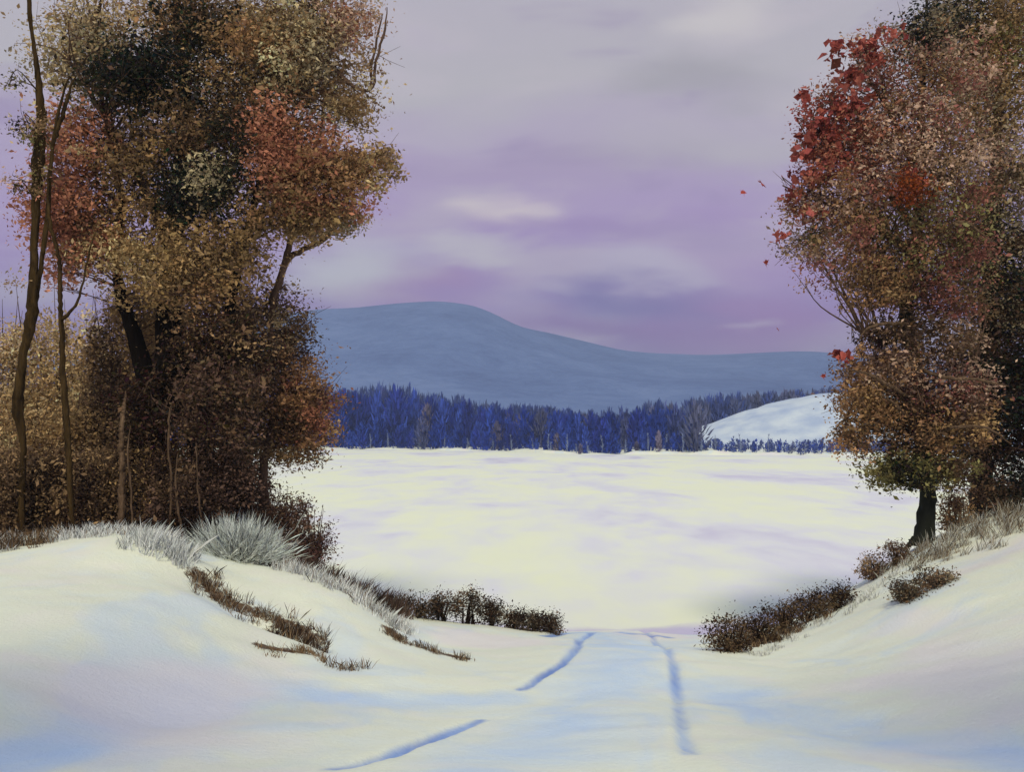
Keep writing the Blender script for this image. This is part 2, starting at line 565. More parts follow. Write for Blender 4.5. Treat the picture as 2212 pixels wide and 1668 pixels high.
def height(X, Y, detail=True):
    X, Y = np.asarray(X, dtype=float), np.asarray(Y, dtype=float)
    sh_ = X.shape
    x, y = X.ravel(), Y.ravel()
    z = np.empty_like(x)
    cx, cy = np.clip(x, -22, 22), np.clip(y, -1, 42)
    for i in range(0, len(x), 40000):
        q = np.stack([cx[i:i + 40000], cy[i:i + 40000]], 1)
        z[i:i + 40000] = tps(q, CTRL) @ _COEF[:_n] + _COEF[_n] + q @ _COEF[_n + 1:]
    # away from the built bank: low land behind and beside, lake bed in front, far shore beyond
    S = shore(x)
    far = -1.0 + sstep(0, 2.2, y - S + 1.6) * (1.25 + .30 * vnoise(x, y * 0, .35, 8) + .25 * vnoise(x, y * 0, .11, 9)) + np.clip(y - S, 0, 400) * .022
    side = sstep(26, 70, np.abs(x) - y * .55) * 3.6
    land = 2.6 + .5 * vnoise(x, y, .03, 3)
    back = np.where(y < 20, land, -1.0 + side)
    back = back * sstep(-.2, 1, 1 - sstep(60, 150, y)) + far * sstep(60, 150, y)
    wgt = sstep(0, 14, np.abs(x) - 20) + sstep(0, 14, y - 40) + sstep(0, 6, -1 - y)
    wgt = np.clip(wgt, 0, 1)
    z = z * (1 - wgt) + np.where(y > 150, far, back) * wgt
    near = sstep(1.2, .2, np.abs(x) / 20) * (y < 40)
    if detail:
        z = z + near * (.055 * vnoise(x, y, .42, 11) + .035 * vnoise(x, y, .95, 12) + .012 * vnoise(x, y, 3.1, 13))
        for poly, hw, dep, rut_shade in RUTS:
            d = smoothmin_line(x, y, poly) + .012 * vnoise(x, y, 2.0, 21)
            fade = np.clip(np.minimum(np.hypot(x - poly[0][0], y - poly[0][1]), np.hypot(x - poly[-1][0], y - poly[-1][1])) / (hw * 7), 0, 1)
            dd = dep * fade * (.85 + .2 * vnoise(x, y, .8, 22))
            z = z - dd * np.exp(-(d / hw) ** 2) + dd * .16 * np.exp(-((d - hw * 2.1) / (hw * .9)) ** 2)
    return z.reshape(sh_)


def hit(px, py, y0=5.0, y1=45.0):
    """where the sight line through a picture position meets the ground"""
    ys = np.arange(y0, y1, .04)
    x = (px / FW - .5) / FOC * ys
    z = EYE + (HOR - py / FH) * (FH / FW) / FOC * ys
    g = height(x, ys, False)
    k_ = np.argmax(z <= g) if (z <= g).any() else -1
    return np.array([x[k_], ys[k_], g[k_]])


def ground_line(pts, n=40):
    h = np.array([hit(*q) for q in pts])
    s = spline(h[:, :2], n)
    return s


RUTS.append((ground_line([(1280, 1366), (1254, 1385), (1246, 1404), (1200, 1440), (1125, 1482)]), .055, .055, 1.15))
RUTS.append((ground_line([(1040, 1540), (980, 1560), (900, 1592), (820, 1620), (720, 1650)]), .05, .055, 1.15))
RUTS.append((ground_line([(1330, 1362), (1408, 1378), (1448, 1425), (1462, 1490), (1468, 1545), (1480, 1610), (1492, 1640)]), .055, .045, .85))
RUTS.append((ground_line([(1180, 1374), (1225, 1368), (1280, 1366), (1340, 1364), (1400, 1372), (1440, 1378)]), .10, .035, 1.1))
RUTS.append((ground_line([(-120, 1660), (100, 1608), (300, 1556), (480, 1512), (620, 1478)]), .50, .20, 0))
RUTS.append((ground_line([(560, 1545), (800, 1520), (1000, 1500), (1120, 1495)]), .40, .10, 0))
RUTS.append((ground_line([(1560, 1470), (1700, 1510), (1850, 1560), (2050, 1610), (2330, 1660)]), .60, .20, 0))
RUTS.append((ground_line([(430, 1262), (520, 1330), (690, 1388), (770, 1440)]), .26, .16, 0))
EARTH.append((ground_line([(424, 1246), (470, 1290), (540, 1322), (620, 1348), (685, 1376)]), .20))
EARTH.append((ground_line([(560, 1392), (610, 1402), (660, 1412)]), .12))
EARTH.append((ground_line([(840, 1358), (880, 1388), (940, 1408), (1000, 1420)]), .13))
EARTH.append((ground_line([(1565, 1412), (1620, 1398), (1720, 1352), (1800, 1318)]), .16))
EARTH.append((ground_line([(1945, 1300), (1990, 1272), (2040, 1240)]), .14))

gx = np.concatenate([-np.geomspace(4200, 24, 44), np.arange(-23, -10.2, .5), np.arange(-10, 10.01, .065), np.arange(10.4, 23.5, .5), np.geomspace(24, 4200, 44)])
gy = np.concatenate([-np.geomspace(1200, 3, 16), np.arange(-2, 4.6, .5), np.arange(4.8, 21.5, .075), np.arange(21.8, 45, .6), np.geomspace(46, 148, 18),
                     np.arange(150, 222, 1.1), np.geomspace(224, 5200, 26)])
GX, GY = np.meshgrid(gx, gy)
GZ = height(GX, GY)
rut_shade_m = np.zeros(GX.size)
for poly, hw, dep, rut_shade in RUTS:
    if rut_shade:
        rut_shade_m = np.maximum(rut_shade_m, np.exp(-(smoothmin_line(GX.ravel(), GY.ravel(), poly) / (hw * 1.25)) ** 2) * (.80 * rut_shade + .22 * vnoise(GX.ravel(), GY.ravel(), 1.3, 31)))
earth_m = np.zeros(GX.size)
for poly, hw in EARTH:
    earth_m = np.maximum(earth_m, (.82 + .25 * vnoise(GX.ravel(), GY.ravel(), 2.2, 33)) * np.exp(-(smoothmin_line(GX.ravel(), GY.ravel(), poly) / hw) ** 2))
fl = sstep(14.4, 15.4, GY.ravel()) * sstep(-3.2, -4.4, GX.ravel()) * (GY.ravel() < 60)
earth_m = np.maximum(earth_m, fl * .9)
fr = sstep(17.2, 18.2, GY.ravel()) * sstep(7.4, 9.0, GX.ravel()) * (GY.ravel() < 60)
earth_m = np.maximum(earth_m, fr * .62)
SHADE_BANDS = [(ground_line([(1290, 1372), (1335, 1420), (1300, 1490), (1200, 1570), (1050, 1660)]), .85, .55),
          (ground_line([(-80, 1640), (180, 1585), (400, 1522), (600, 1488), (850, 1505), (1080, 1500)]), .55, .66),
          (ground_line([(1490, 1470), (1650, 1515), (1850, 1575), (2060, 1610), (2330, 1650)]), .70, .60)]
shade_band_m = np.zeros(GX.size)          # blue shade painted into the snow along the track and lower corners
for poly, hw, am in SHADE_BANDS:
    shade_band_m = np.maximum(shade_band_m, am * np.exp(-(smoothmin_line(GX.ravel(), GY.ravel(), poly) / hw) ** 2))
nx, ny = len(gx), len(gy)
i, j = np.meshgrid(np.arange(nx - 1), np.arange(ny - 1))
q = (j * nx + i).ravel()
F = np.stack([q, q + 1, q + nx + 1, q + nx], 1)
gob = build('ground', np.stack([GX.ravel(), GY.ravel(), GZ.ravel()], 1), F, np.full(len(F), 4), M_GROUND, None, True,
            attrs={'ice': rut_shade_m, 'earth': earth_m, 'shade_band': shade_band_m})  # ice carries the blue shade painted along the ruts
tag(gob, kind='structure')

# the lake: one sheet of ice and snow just above its bed
lx = np.concatenate([np.arange(-420, -40, 20.), np.arange(-40, 40, 1.), np.arange(40, 421, 20.)])
ly = np.concatenate([np.arange(17, 60, .7), np.arange(60, 222, 4.)])
LX, LY = np.meshgrid(lx, ly)
LZ = .05 * vnoise(LX, LY, .12, 41) + .03 * vnoise(LX, LY, .45, 42) * (LY < 60)
bank = height(LX, LY, False)
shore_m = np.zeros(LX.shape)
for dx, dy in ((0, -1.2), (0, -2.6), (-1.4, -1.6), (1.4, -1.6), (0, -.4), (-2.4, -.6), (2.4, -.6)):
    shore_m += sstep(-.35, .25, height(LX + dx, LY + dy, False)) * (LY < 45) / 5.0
nx, ny = len(lx), len(ly)
i, j = np.meshgrid(np.arange(nx - 1), np.arange(ny - 1))
q = (j * nx + i).ravel()
F = np.stack([q, q + 1, q + nx + 1, q + nx], 1)
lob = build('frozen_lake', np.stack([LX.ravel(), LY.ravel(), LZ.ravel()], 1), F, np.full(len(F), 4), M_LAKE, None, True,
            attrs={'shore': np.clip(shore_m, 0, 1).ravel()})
tag(lob, kind='structure')

# the snowy hill on the far shore, at the foot of the right-hand woods
hx = np.linspace(26, 110, 70)
hy = np.linspace(166, 250, 50)
HX, HY = np.meshgrid(hx, hy)
TOPX = np.array([26, 32, 38, 45, 50, 55, 62, 75, 90, 110.])
TOPZ = np.array([.2, 3.2, 4.6, 7.0, 8.9, 10.0, 10.4, 10.2, 7.5, .5])
HT = np.interp(HX, TOPX, TOPZ)
HZ = HT * sstep(170, 200, HY) * sstep(252, 208, HY) - 0.6 + .9 * vnoise(HX, HY, .13, 51) * sstep(170, 185, HY) + height(HX, HY, False) * .3
nx, ny = len(hx), len(hy)
i, j = np.meshgrid(np.arange(nx - 1), np.arange(ny - 1))
q = (j * nx + i).ravel()
F = np.stack([q, q + 1, q + nx + 1, q + nx], 1)
tag(build('snowy_hill', np.stack([HX.ravel(), HY.ravel(), HZ.ravel()], 1), F, np.full(len(F), 4), M_SNOW, None, True), kind='structure')

# the mountain beyond the forest
MY = 950.0
prof = [(-900, 800), (0, 790), (350, 780), (560, 720), (640, 690), (700, 678), (790, 674), (880, 664), (960, 659), (1030, 668), (1075, 688), (1120, 714),
        (1180, 726), (1250, 744), (1320, 762), (1400, 769), (1500, 772), (1600, 768), (1690, 765), (1760, 772), (1840, 790), (2000, 800), (2400, 770), (3200, 810)]
pp = np.array([P(a, b, MY) for a, b in prof])
mx = np.linspace(pp[0, 0], pp[-1, 0], 260)
top = np.interp(mx, pp[:, 0], pp[:, 2])
kk = np.array([1, 4, 6, 4, 1.]) / 16
top = np.convolve(np.pad(top, 2, 'edge'), kk, 'valid')
my = np.linspace(420, 1500, 60)
MX, MYY = np.meshgrid(mx, my)
f = sstep(430, MY, MYY) ** .85 * sstep(1520, MY, MYY)
MZ = 1.5 + (top[None, :] - 1.5) * f + (4.5 * vnoise(MX, MYY, .012, 61) + 2.2 * vnoise(MX, MYY, .035, 62)) * f * (1 - f) * 3.0
nx, ny = len(mx), len(my)
i, j = np.meshgrid(np.arange(nx - 1), np.arange(ny - 1))
q = (j * nx + i).ravel()
F = np.stack([q, q + 1, q + nx + 1, q + nx], 1)
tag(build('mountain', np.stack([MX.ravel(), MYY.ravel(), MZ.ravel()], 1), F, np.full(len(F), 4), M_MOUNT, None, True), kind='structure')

# ------------------------------------------------------------------ the blue forest on the far shore (reads as one mass)
rng = np.random.default_rng(7)
TPX = np.array([-1200, 500, 600, 760, 850, 960, 1100, 1300, 1450, 1520, 1650, 1750, 1850, 2212, 3400.])
TPY = np.array([800, 790, 805, 838, 822, 850, 868, 884, 858, 852, 842, 836, 832, 830, 830.])
bag = Bag()
rows = 0
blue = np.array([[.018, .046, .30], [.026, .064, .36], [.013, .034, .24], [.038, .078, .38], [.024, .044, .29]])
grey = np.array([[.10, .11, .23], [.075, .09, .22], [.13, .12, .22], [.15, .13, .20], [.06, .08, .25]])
for row in range(12):
    n = 300 if row < 7 else 90 if row < 10 else 130
    px = np.linspace(*((-800, 3000) if row < 7 else (1480, 2400) if row < 10 else (1500, 2250)), n) + rng.uniform(-9, 9, n)
    for p_ in px:
        xx = (p_ / FW - .5) / FOC * 185
        S0 = float(shore(np.array([xx]))[0])
        Y = S0 + 3.5 + row * 6.5 + rng.uniform(-2, 2) if row < 7 else 214 + (row - 7) * 7 + rng.uniform(-3, 3) if row < 10 else S0 + 5 + (row - 10) * 7 + rng.uniform(-3, 3)
        X = (p_ / FW - .5) / FOC * Y
        front_hill = 29 < X < 92 and Y < 178
        if 29 < X < 92 and 178 <= Y < 212:
            continue
        g = float(height(np.array([X]), np.array([Y]), False)[0])
        if 29 < X < 100 and Y >= 205:
            g = max(g, float(np.interp(X, TOPX, TOPZ)) - 4.5)
        topz = P(p_, np.interp(p_, TPX, TPY), Y)[2]
        h = (topz - g) * (rng.uniform(.55, 1.05) if row < 4 else rng.uniform(.80, 1.12))
        if row == 0:
            h *= rng.uniform(.30, .8)
        if front_hill:
            h = rng.uniform(.9, 2.4)
        h = max(h, .6)
        f_g = np.clip((sstep(1350, 1650, p_) * .6 if not front_hill else 0) + .10 + .18 * (row > 3), 0, 1)
        pal = grey if rng.random() < f_g else blue
        base = pal[rng.integers(len(pal))] * rng.uniform(.8, 1.25)
        if row > 3:  # back rows paled in colour so their tops fade like haze
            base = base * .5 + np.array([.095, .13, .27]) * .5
        rad = h * rng.uniform(.16, .34)
        m_ = 30 if front_hill else 130
        # a brushy upright crown: sprays of fine twigs rising round a thin stem
        tt = rng.random(m_) ** .9
        th = rng.uniform(0, 2 * math.pi, m_)
        rr = rad * np.sqrt(np.clip(1 - (tt * 1.0) ** 2.2, .02, 1)) * rng.uniform(.2, 1.0, m_)
        b0 = np.stack([X + rr * .7 * np.cos(th), Y + rr * .7 * np.sin(th), g - .2 + tt * h * .80], 1)
        b1 = np.stack([X + rr * 1.15 * np.cos(th) + rng.normal(0, .12, m_), Y + rr * np.sin(th), b0[:, 2] + h * rng.uniform(.06, .20, m_)], 1)
        bag.blades(b0, b1, .15 + .018 * h, base * rng.uniform(.6, 1.5, (m_, 1)), rng)
        bag.tube([[X, Y, g - .3], [X + rng.normal(0, .1), Y, g + h * .45], [X, Y, g + h * .8]], [h * .016, h * .010, .01], 4, base * .7)
forest = bag.done('treeline', M_FOREST)
tag(forest, 'hazy deep blue forest along the far shore of the lake', 'forest', kind='stuff')

# frost-pale saplings standing out in front of that forest
M_PALE = mat_leaf('frosted_twig', .1, .8)
protos = []
for v_ in range(4):
    b = Bag()
    hgt = 3.0
    st = spline([[0, 0, 0], [rng.normal(0, .1), 0, hgt * .5], [rng.normal(0, .2), 0, hgt]], 8)
    b.tube(st, np.linspace(.085, .02, len(st)), 5, (.22, .27, .44))
    for q_ in range(26):
        s = rng.uniform(.2, 1)
        o_ = st[int(s * (len(st) - 1))]
        th = rng.uniform(0, 6.28)
        L = (1.05 - s * .6) * .75
        e = o_ + np.array([math.cos(th) * L * .45, math.sin(th) * L * .45, L])
        b.tube([o_, (o_ + e) / 2 + [0, 0, .05], e], [.035, .03, .012], 4, np.array([.27, .33, .50]) * rng.uniform(.6, 1.1))
    protos.append(b)
spots = [(800, 905), (838, 880), (960, 850), (905, 930), (1010, 925), (1065, 915), (1105, 900), (1150, 925), (1185, 905), (1225, 890), (1270, 930), (1300, 905),
         (1335, 900), (1352, 925), (1400, 890), (1440, 905), (1475, 895), (1515, 930), (1245, 940), (1090, 940), (1190, 940), (1545, 910), (1600, 890), (1660, 872)]
meshes = []
for n_, (px, py) in enumerate(spots):
    X0 = (px / FW - .5) / FOC * 180
    Y = float(shore(np.array([X0]))[0]) + 2.6 + rng.uniform(-.8, .8)
    X = (px / FW - .5) / FOC * Y
    g = float(height(np.array([X]), np.array([Y]), False)[0])
    if len(meshes) < 4:
        o = protos[len(meshes)].done('sapling', M_PALE)
        meshes.append(o.data)
    else:
        o = bpy.data.objects.new('sapling', meshes[n_ % 4])
        COL.objects.link(o)
    o.location = (X, Y, g - .1)
    o.rotation_euler = (0, 0, rng.uniform(0, 6.28))
    s = (P(px, py, Y)[2] - g) / 3.0 * 1.25
    o.scale = (1.0, 1.0, min(1.0, max(.5, s * .45)))
    tag(o, 'pale frosted sapling standing before the blue forest on the far shore', 'sapling', 'frosted saplings on the far shore')


# ------------------------------------------------------------------ trees and bushes
def px_pts(rows_):
    """(px, py, Y, radius in measured px) -> points and radii"""
    pts = np.array([P(a, b, c_) for a, b, c_, _ in rows_])
    rad = np.array([r_ / ppm(c_) for _, _, c_, r_ in rows_])
    return np.column_stack([pts, rad])


def stem(bag, rows_, n=30, sides=9, rng=None, col=None, wob=.006, rough=.09):
    s = spline(px_pts(rows_), n)
    if rng is not None and wob:
        s[1:-1, :3] += rng.normal(0, wob, (len(s) - 2, 3))
    bag.tube(s[:, :3], np.maximum(s[:, 3], .003), sides, col, rng, rough)
    return s[:, :3]


def crown(lobes, rng, size, anchors=None, twig_bag=None, twig_col=None, twigs=.5, per=1.0, direction=None, aspect=.5):
    """lobes: (px, py, rx, ry, Y, depth radius m, clumps, leaves per clump, clump sigma m, [colours])"""
    bag_ = Bag()
    for px, py, rx, ry, Y, rd, nc, nl, sg, cols in lobes:
        c0 = P(px, py, Y)
        r = np.array([rx / ppm(Y), rd, ry / ppm(Y)])
        d = rng.standard_normal((nc, 3))
        d /= np.linalg.norm(d, axis=1)[:, None]
        cc = c0 + d * r * (rng.random(nc) ** .45)[:, None]
        cols = np.array(cols)
        loose = rng.random(nc) < .16                     # sprays that stick out of the mass
        cc[loose] = c0 + d[loose] * r * rng.uniform(1.05, 1.38, (loose.sum(), 1))
        for q_ in range(nc):
            m_ = int(nl * per * 1.6 * rng.uniform(.5, 1.5) * (.35 if loose[q_] else 1)) + 2
            sq = sg * rng.uniform(.6, 1.4) * np.array([1.15, 1.1, .85]) * (.6 if loose[q_] else 1)
            pts = cc[q_] + rng.standard_normal((m_, 3)) * sq
            base = cols[rng.integers(len(cols))] * rng.uniform(.7, 1.3)
            col_ = np.clip(base * rng.uniform(.68, 1.30, (m_, 1)) + rng.normal(0, .006, (m_, 3)), .002, .8)
            bag_.leaves(pts, size * .74, col_, rng, .25, aspect, direction)
            if twig_bag is not None and anchors is not None and (loose[q_] or rng.random() < twigs):
                dd = np.linalg.norm(anchors - cc[q_], axis=1) + np.maximum(0, anchors[:, 2] - cc[q_][2]) * 1.2
                a0 = anchors[np.argmin(dd + rng.uniform(0, .5, len(dd)))]
                mid_ = a0 * .5 + cc[q_] * .5 + rng.normal(0, .12, 3) + [0, 0, .12]
                s = spline([a0, mid_, cc[q_]], 8)
                L = np.linalg.norm(cc[q_] - a0)
                twig_bag.tube(s, np.linspace(.008 + .009 * L, .004, len(s)), 5, twig_col)
                for _ in range(2):
                    e = cc[q_] + rng.normal(0, sg * 1.4, 3) + [0, 0, .05]
                    twig_bag.tube([s[-3], (s[-1] + e) / 2, e], [.006, .004, .002], 4, twig_col)
    return bag_


RUST = [.26, .115, .040]
BROWN = [.215, .115, .048]
TAN = [.40, .26, .125]
SAND = [.44, .33, .19]
OCHRE = [.31, .165, .05]
RED = [.30, .085, .045]
BRIGHT_RED = [.31, .075, .055]
DARK = [.030, .027, .016]
BLACKGREEN = [.016, .020, .015]
UMBER = [.10, .050, .024]
DEEP = [.038, .018, .010]
PLUM = [.10, .046, .036]
OLIVE = [.17, .14, .036]
MAUVE = [.36, .205, .165]
MAROON = [.33, .130, .100]
ROSE = [.54, .24, .145]
GOLD = [.44, .29, .135]
GREYBROWN = [.24, .175, .115]

def muted(c_, k=.70, gain=1.68):
    m_ = .35 * c_[0] + .5 * c_[1] + .15 * c_[2]
    r_, g_, b_ = [gain * (m_ + (v - m_) * k) for v in c_]
    return [r_, g_, b_ * .82]


RUST, BROWN, TAN, SAND, OCHRE, RED, UMBER, PLUM, OLIVE, MAUVE, GREYBROWN = [muted(c_) for c_ in (RUST, BROWN, TAN, SAND, OCHRE, RED, UMBER, PLUM, OLIVE, MAUVE, GREYBROWN)]
rng = np.random.default_rng(20)
# --- 1 the great russet tree with three dark stems
base = P(385, 1120, 17.0)
T = empty('russet_tree', (base[0], base[1], float(height(base[0:1], base[1:2], False)[0])))
tag(T, 'great russet-leaved tree with three near-black stems filling the left woods', 'tree')
anch = []
b = Bag()
anch.append(stem(b, [(432, 1180, 17.0, 24), (428, 1050, 17.0, 24), (425, 940, 17.0, 27), (380, 830, 17.05, 38), (362, 700, 17.1, 26), (372, 560, 17.1, 22), (385, 400, 17.2, 17), (400, 220, 17.3, 12), (380, 20, 17.3, 8), (390, -140, 17.3, 3)], 50, 11, rng))
b.done('trunk', BARK_DARK, T, True)
b = Bag()
anch.append(stem(b, [(352, 1080, 17.2, 24), (345, 960, 17.2, 22), (322, 850, 17.2, 20), (295, 740, 17.2, 17), (262, 640, 17.1, 13), (252, 550, 17.1, 11), (262, 430, 17.0, 9), (230, 260, 17.0, 6), (200, 60, 17, 3)], 40, 9, rng))
b.done('stem', BARK_DARK, T, True)
b = Bag()
anch.append(stem(b, [(425, 940, 16.95, 20), (452, 840, 16.9, 24), (484, 760, 16.8, 19), (497, 680, 16.8, 12), (520, 560, 16.8, 9), (560, 400, 16.7, 7), (620, 200, 16.7, 5), (680, 20, 16.6, 3)], 40, 9, rng))
b.done('stem', BARK_DARK, T, True)
tw = Bag()
anch.append(stem(tw, [(372, 560, 17.1, 12), (310, 400, 16.8, 9), (230, 260, 16.6, 6), (150, 130, 16.5, 3)], 20, 6, rng))
anch.append(stem(tw, [(380, 500, 17.1, 12), (480, 380, 16.7, 9), (590, 250, 16.5, 6), (720, 110, 16.3, 3)], 20, 6, rng))
A = np.vstack([a[len(a) // 3:] for a in anch[:3]] + anch[3:])
lobes = [
    # px, py, rx, ry, Y, depth, clumps, leaves, sigma, colours
    (430, 60, 300, 130, 17.4, 1.5, 120, 95, .20, [BROWN, TAN, RUST, BROWN]),
    (180, 110, 95, 130, 16.9, .9, 46, 90, .18, [TAN, GREYBROWN, TAN, SAND]),
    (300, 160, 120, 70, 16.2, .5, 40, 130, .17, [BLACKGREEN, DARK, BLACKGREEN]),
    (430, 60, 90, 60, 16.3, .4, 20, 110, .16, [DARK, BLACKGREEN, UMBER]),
    (620, 70, 130, 80, 16.8, .9, 46, 95, .19, [GREYBROWN, BROWN, TAN]),
    (690, 150, 110, 110, 16.6, .9, 52, 95, .18, [TAN, GREYBROWN, SAND, BROWN]),
    (560, 130, 120, 90, 16.4, .7, 46, 100, .17, [OCHRE, RUST, TAN]),
    (500, 260, 210, 120, 16.8, 1.2, 90, 100, .19, [BROWN, UMBER, RUST, DARK]),
    (400, 300, 200, 150, 17.2, 1.4, 90, 100, .20, [UMBER, BROWN, DARK]),
    (620, 330, 80, 115, 16.1, .5, 44, 105, .15, [RED, ROSE, RED]),
    (690, 380, 120, 90, 16.3, .7, 52, 100, .16, [RUST, ROSE, RUST, RED]),
    (760, 370, 70, 60, 16.3, .5, 22, 90, .14, [OCHRE, RUST, TAN]),
    (640, 450, 110, 55, 16.4, .6, 36, 100, .15, [OCHRE, RUST, BROWN]),
    (450, 400, 60, 80, 16.1, .4, 26, 105, .14, [SAND, GREYBROWN, DARK]),
    (400, 410, 70, 60, 16.0, .3, 20, 110, .14, [BLACKGREEN, DARK]),
    (300, 420, 150, 130, 16.7, .9, 64, 100, .18, [BROWN, UMBER, OCHRE]),
    (160, 320, 70, 90, 16.5, .6, 34, 100, .16, [RED, ROSE, TAN]),
    (150, 455, 85, 85, 16.5, .6, 46, 100, .16, [RED, ROSE, ROSE]),
    (190, 560, 80, 60, 16.6, .6, 30, 85, .17, [TAN, ROSE, ROSE]),
    (320, 570, 100, 90, 16.6, .6, 50, 100, .18, [OCHRE, GOLD, TAN]),
    (470, 540, 120, 90, 16.6, .8, 50, 100, .17, [BROWN, GOLD, OCHRE]),
    (440, 640, 100, 90, 16.8, .5, 40, 90, .17, [BROWN, OCHRE, RUST]),
    (300, 700, 60, 90, 17.9, .5, 26, 100, .18, [BROWN, OCHRE]),
    (830, 370, 40, 50, 16.2, .3, 9, 60, .10, [TAN, OCHRE, BROWN]),
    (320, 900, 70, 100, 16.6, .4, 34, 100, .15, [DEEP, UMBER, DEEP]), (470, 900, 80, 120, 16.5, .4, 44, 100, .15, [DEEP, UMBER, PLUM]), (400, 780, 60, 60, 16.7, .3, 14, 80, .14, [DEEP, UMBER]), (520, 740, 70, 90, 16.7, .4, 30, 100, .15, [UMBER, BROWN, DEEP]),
    (760, 220, 60, 50, 16.4, .4, 16, 80, .13, [TAN, BROWN]),
    (500, -150, 380, 120, 17.3, 1.6, 90, 95, .22, [BROWN, TAN, RUST]),
    (760, 50, 55, 70, 16.4, .4, 20, 80, .13, [MAUVE, ROSE, MAUVE]),
]
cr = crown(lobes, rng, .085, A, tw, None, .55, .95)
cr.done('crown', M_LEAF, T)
tag(tw.done('branches', BARK_GREY, T, True), kind='stuff')
b = Bag()
stem(b, [(690, 120, 16.4, 5), (770, 190, 16.3, 4), (806, 185, 16.3, 3.5), (812, 130, 16.3, 3), (832, 60, 16.3, 2.5), (836, 15, 16.3, 1)], 24, 5, rng)
stem(b, [(803, 190, 16.3, 3), (802, 140, 16.3, 3), (818, 70, 16.3, 2.5), (826, 30, 16.3, 1)], 16, 5, rng)
b.done('branch', BARK_GREY, T, True)


def simple_tree(name, label, rows_, bark, leaf_lobes, rng, size=.07, extra=(), group=None, twigs=.5, cat='tree', trunk_n=90, twig_bark=None):
    b0 = P(*rows_[0][:3])
    t_ = empty(name, (b0[0], b0[1], float(height(b0[0:1], b0[1:2], False)[0])))
    tag(t_, label, cat, group)
    bb = Bag()
    an = [stem(bb, rows_, trunk_n, 9, rng)]
    bb.done('trunk', bark, t_, True)
    for e in extra:
        bb = Bag()
        an.append(stem(bb, e, 24, 7, rng))
        bb.done('branch', bark, t_, True)
    if leaf_lobes:
        tw_ = Bag()
        A_ = np.vstack([an[0][len(an[0]) // 4:]] + an[1:])
        cr_ = crown(leaf_lobes, rng, size, A_, tw_, None, twigs)
        cr_.done('crown', M_LEAF, t_)
        if tw_.n:
            tag(tw_.done('twigs', twig_bark or bark, t_, True), kind='stuff')
    return t_


# --- 2 the knotted olive tree at the left edge
simple_tree('slender_tree', 'tall thin olive-brown tree with dark knots, tallest stem at the left picture edge',
            [(44, 1190, 15.6, 7), (48, 1050, 15.6, 7), (50, 960, 15.6, 7), (40, 890, 15.6, 12), (40, 850, 15.6, 11), (52, 760, 15.6, 9), (66, 700, 15.6, 12), (72, 640, 15.6, 12),
             (74, 540, 15.6, 8), (78, 430, 15.6, 10), (84, 330, 15.6, 13), (88, 230, 15.6, 9), (80, 150, 15.6, 6), (70, 80, 15.6, 4), (64, 20, 15.6, 5), (60, -60, 15.6, 3)],
            BARK_OLIVE,
            [(38, 180, 18, 22, 15.5, .2, 4, 30, .07, [DARK, UMBER, OLIVE]), (34, 270, 16, 26, 15.5, .2, 4, 26, .07, [DARK, UMBER]), (25, 390, 22, 28, 15.5, .2, 5, 34, .08, [DARK, UMBER, MAUVE]),
             (95, 300, 34, 70, 15.5, .3, 10, 40, .09, [OLIVE, BROWN, UMBER]), (95, 400, 26, 40, 15.5, .3, 5, 40, .09, [OLIVE, BROWN]), (40, 610, 24, 20, 15.5, .2, 3, 18, .08, [GREYBROWN, BROWN])],
            rng, .06, extra=[[(76, 640, 15.6, 6), (92, 560, 15.6, 5), (104, 440, 15.5, 5), (114, 320, 15.4, 4), (128, 230, 15.4, 3), (150, 165, 15.4, 2)],
                             [(112, 320, 15.4, 4), (130, 260, 15.35, 5), (152, 190, 15.3, 3), (166, 160, 15.3, 1)]])
# --- 3 second thin tree
simple_tree('slender_tree', 'thin bare tree with one bent side branch, second stem from the left edge',
            [(158, 1195, 15.4, 6), (152, 1050, 15.4, 6), (146, 950, 15.4, 7), (140, 860, 15.4, 7), (134, 740, 15.4, 6), (130, 640, 15.4, 5), (127, 560, 15.4, 4), (106, 470, 15.4, 4), (104, 380, 15.4, 2)],
            BARK_OLIVE, None, rng, extra=[[(132, 690, 15.4, 5), (150, 674, 15.4, 3.5), (166, 654, 15.4, 3), (176, 620, 15.4, 2.5), (190, 560, 15.4, 2), (206, 500, 15.4, 1.5)]])
# --- 4 snag
simple_tree('dead_snag', 'short pale pointed dead snag in the brush between the thin trees and the dark trunks',
            [(262, 1130, 15.6, 9), (264, 1020, 15.6, 7), (262, 940, 15.6, 6), (268, 880, 15.6, 4), (272, 845, 15.6, 1)], BARK_PALE, None, rng, cat='dead tree')
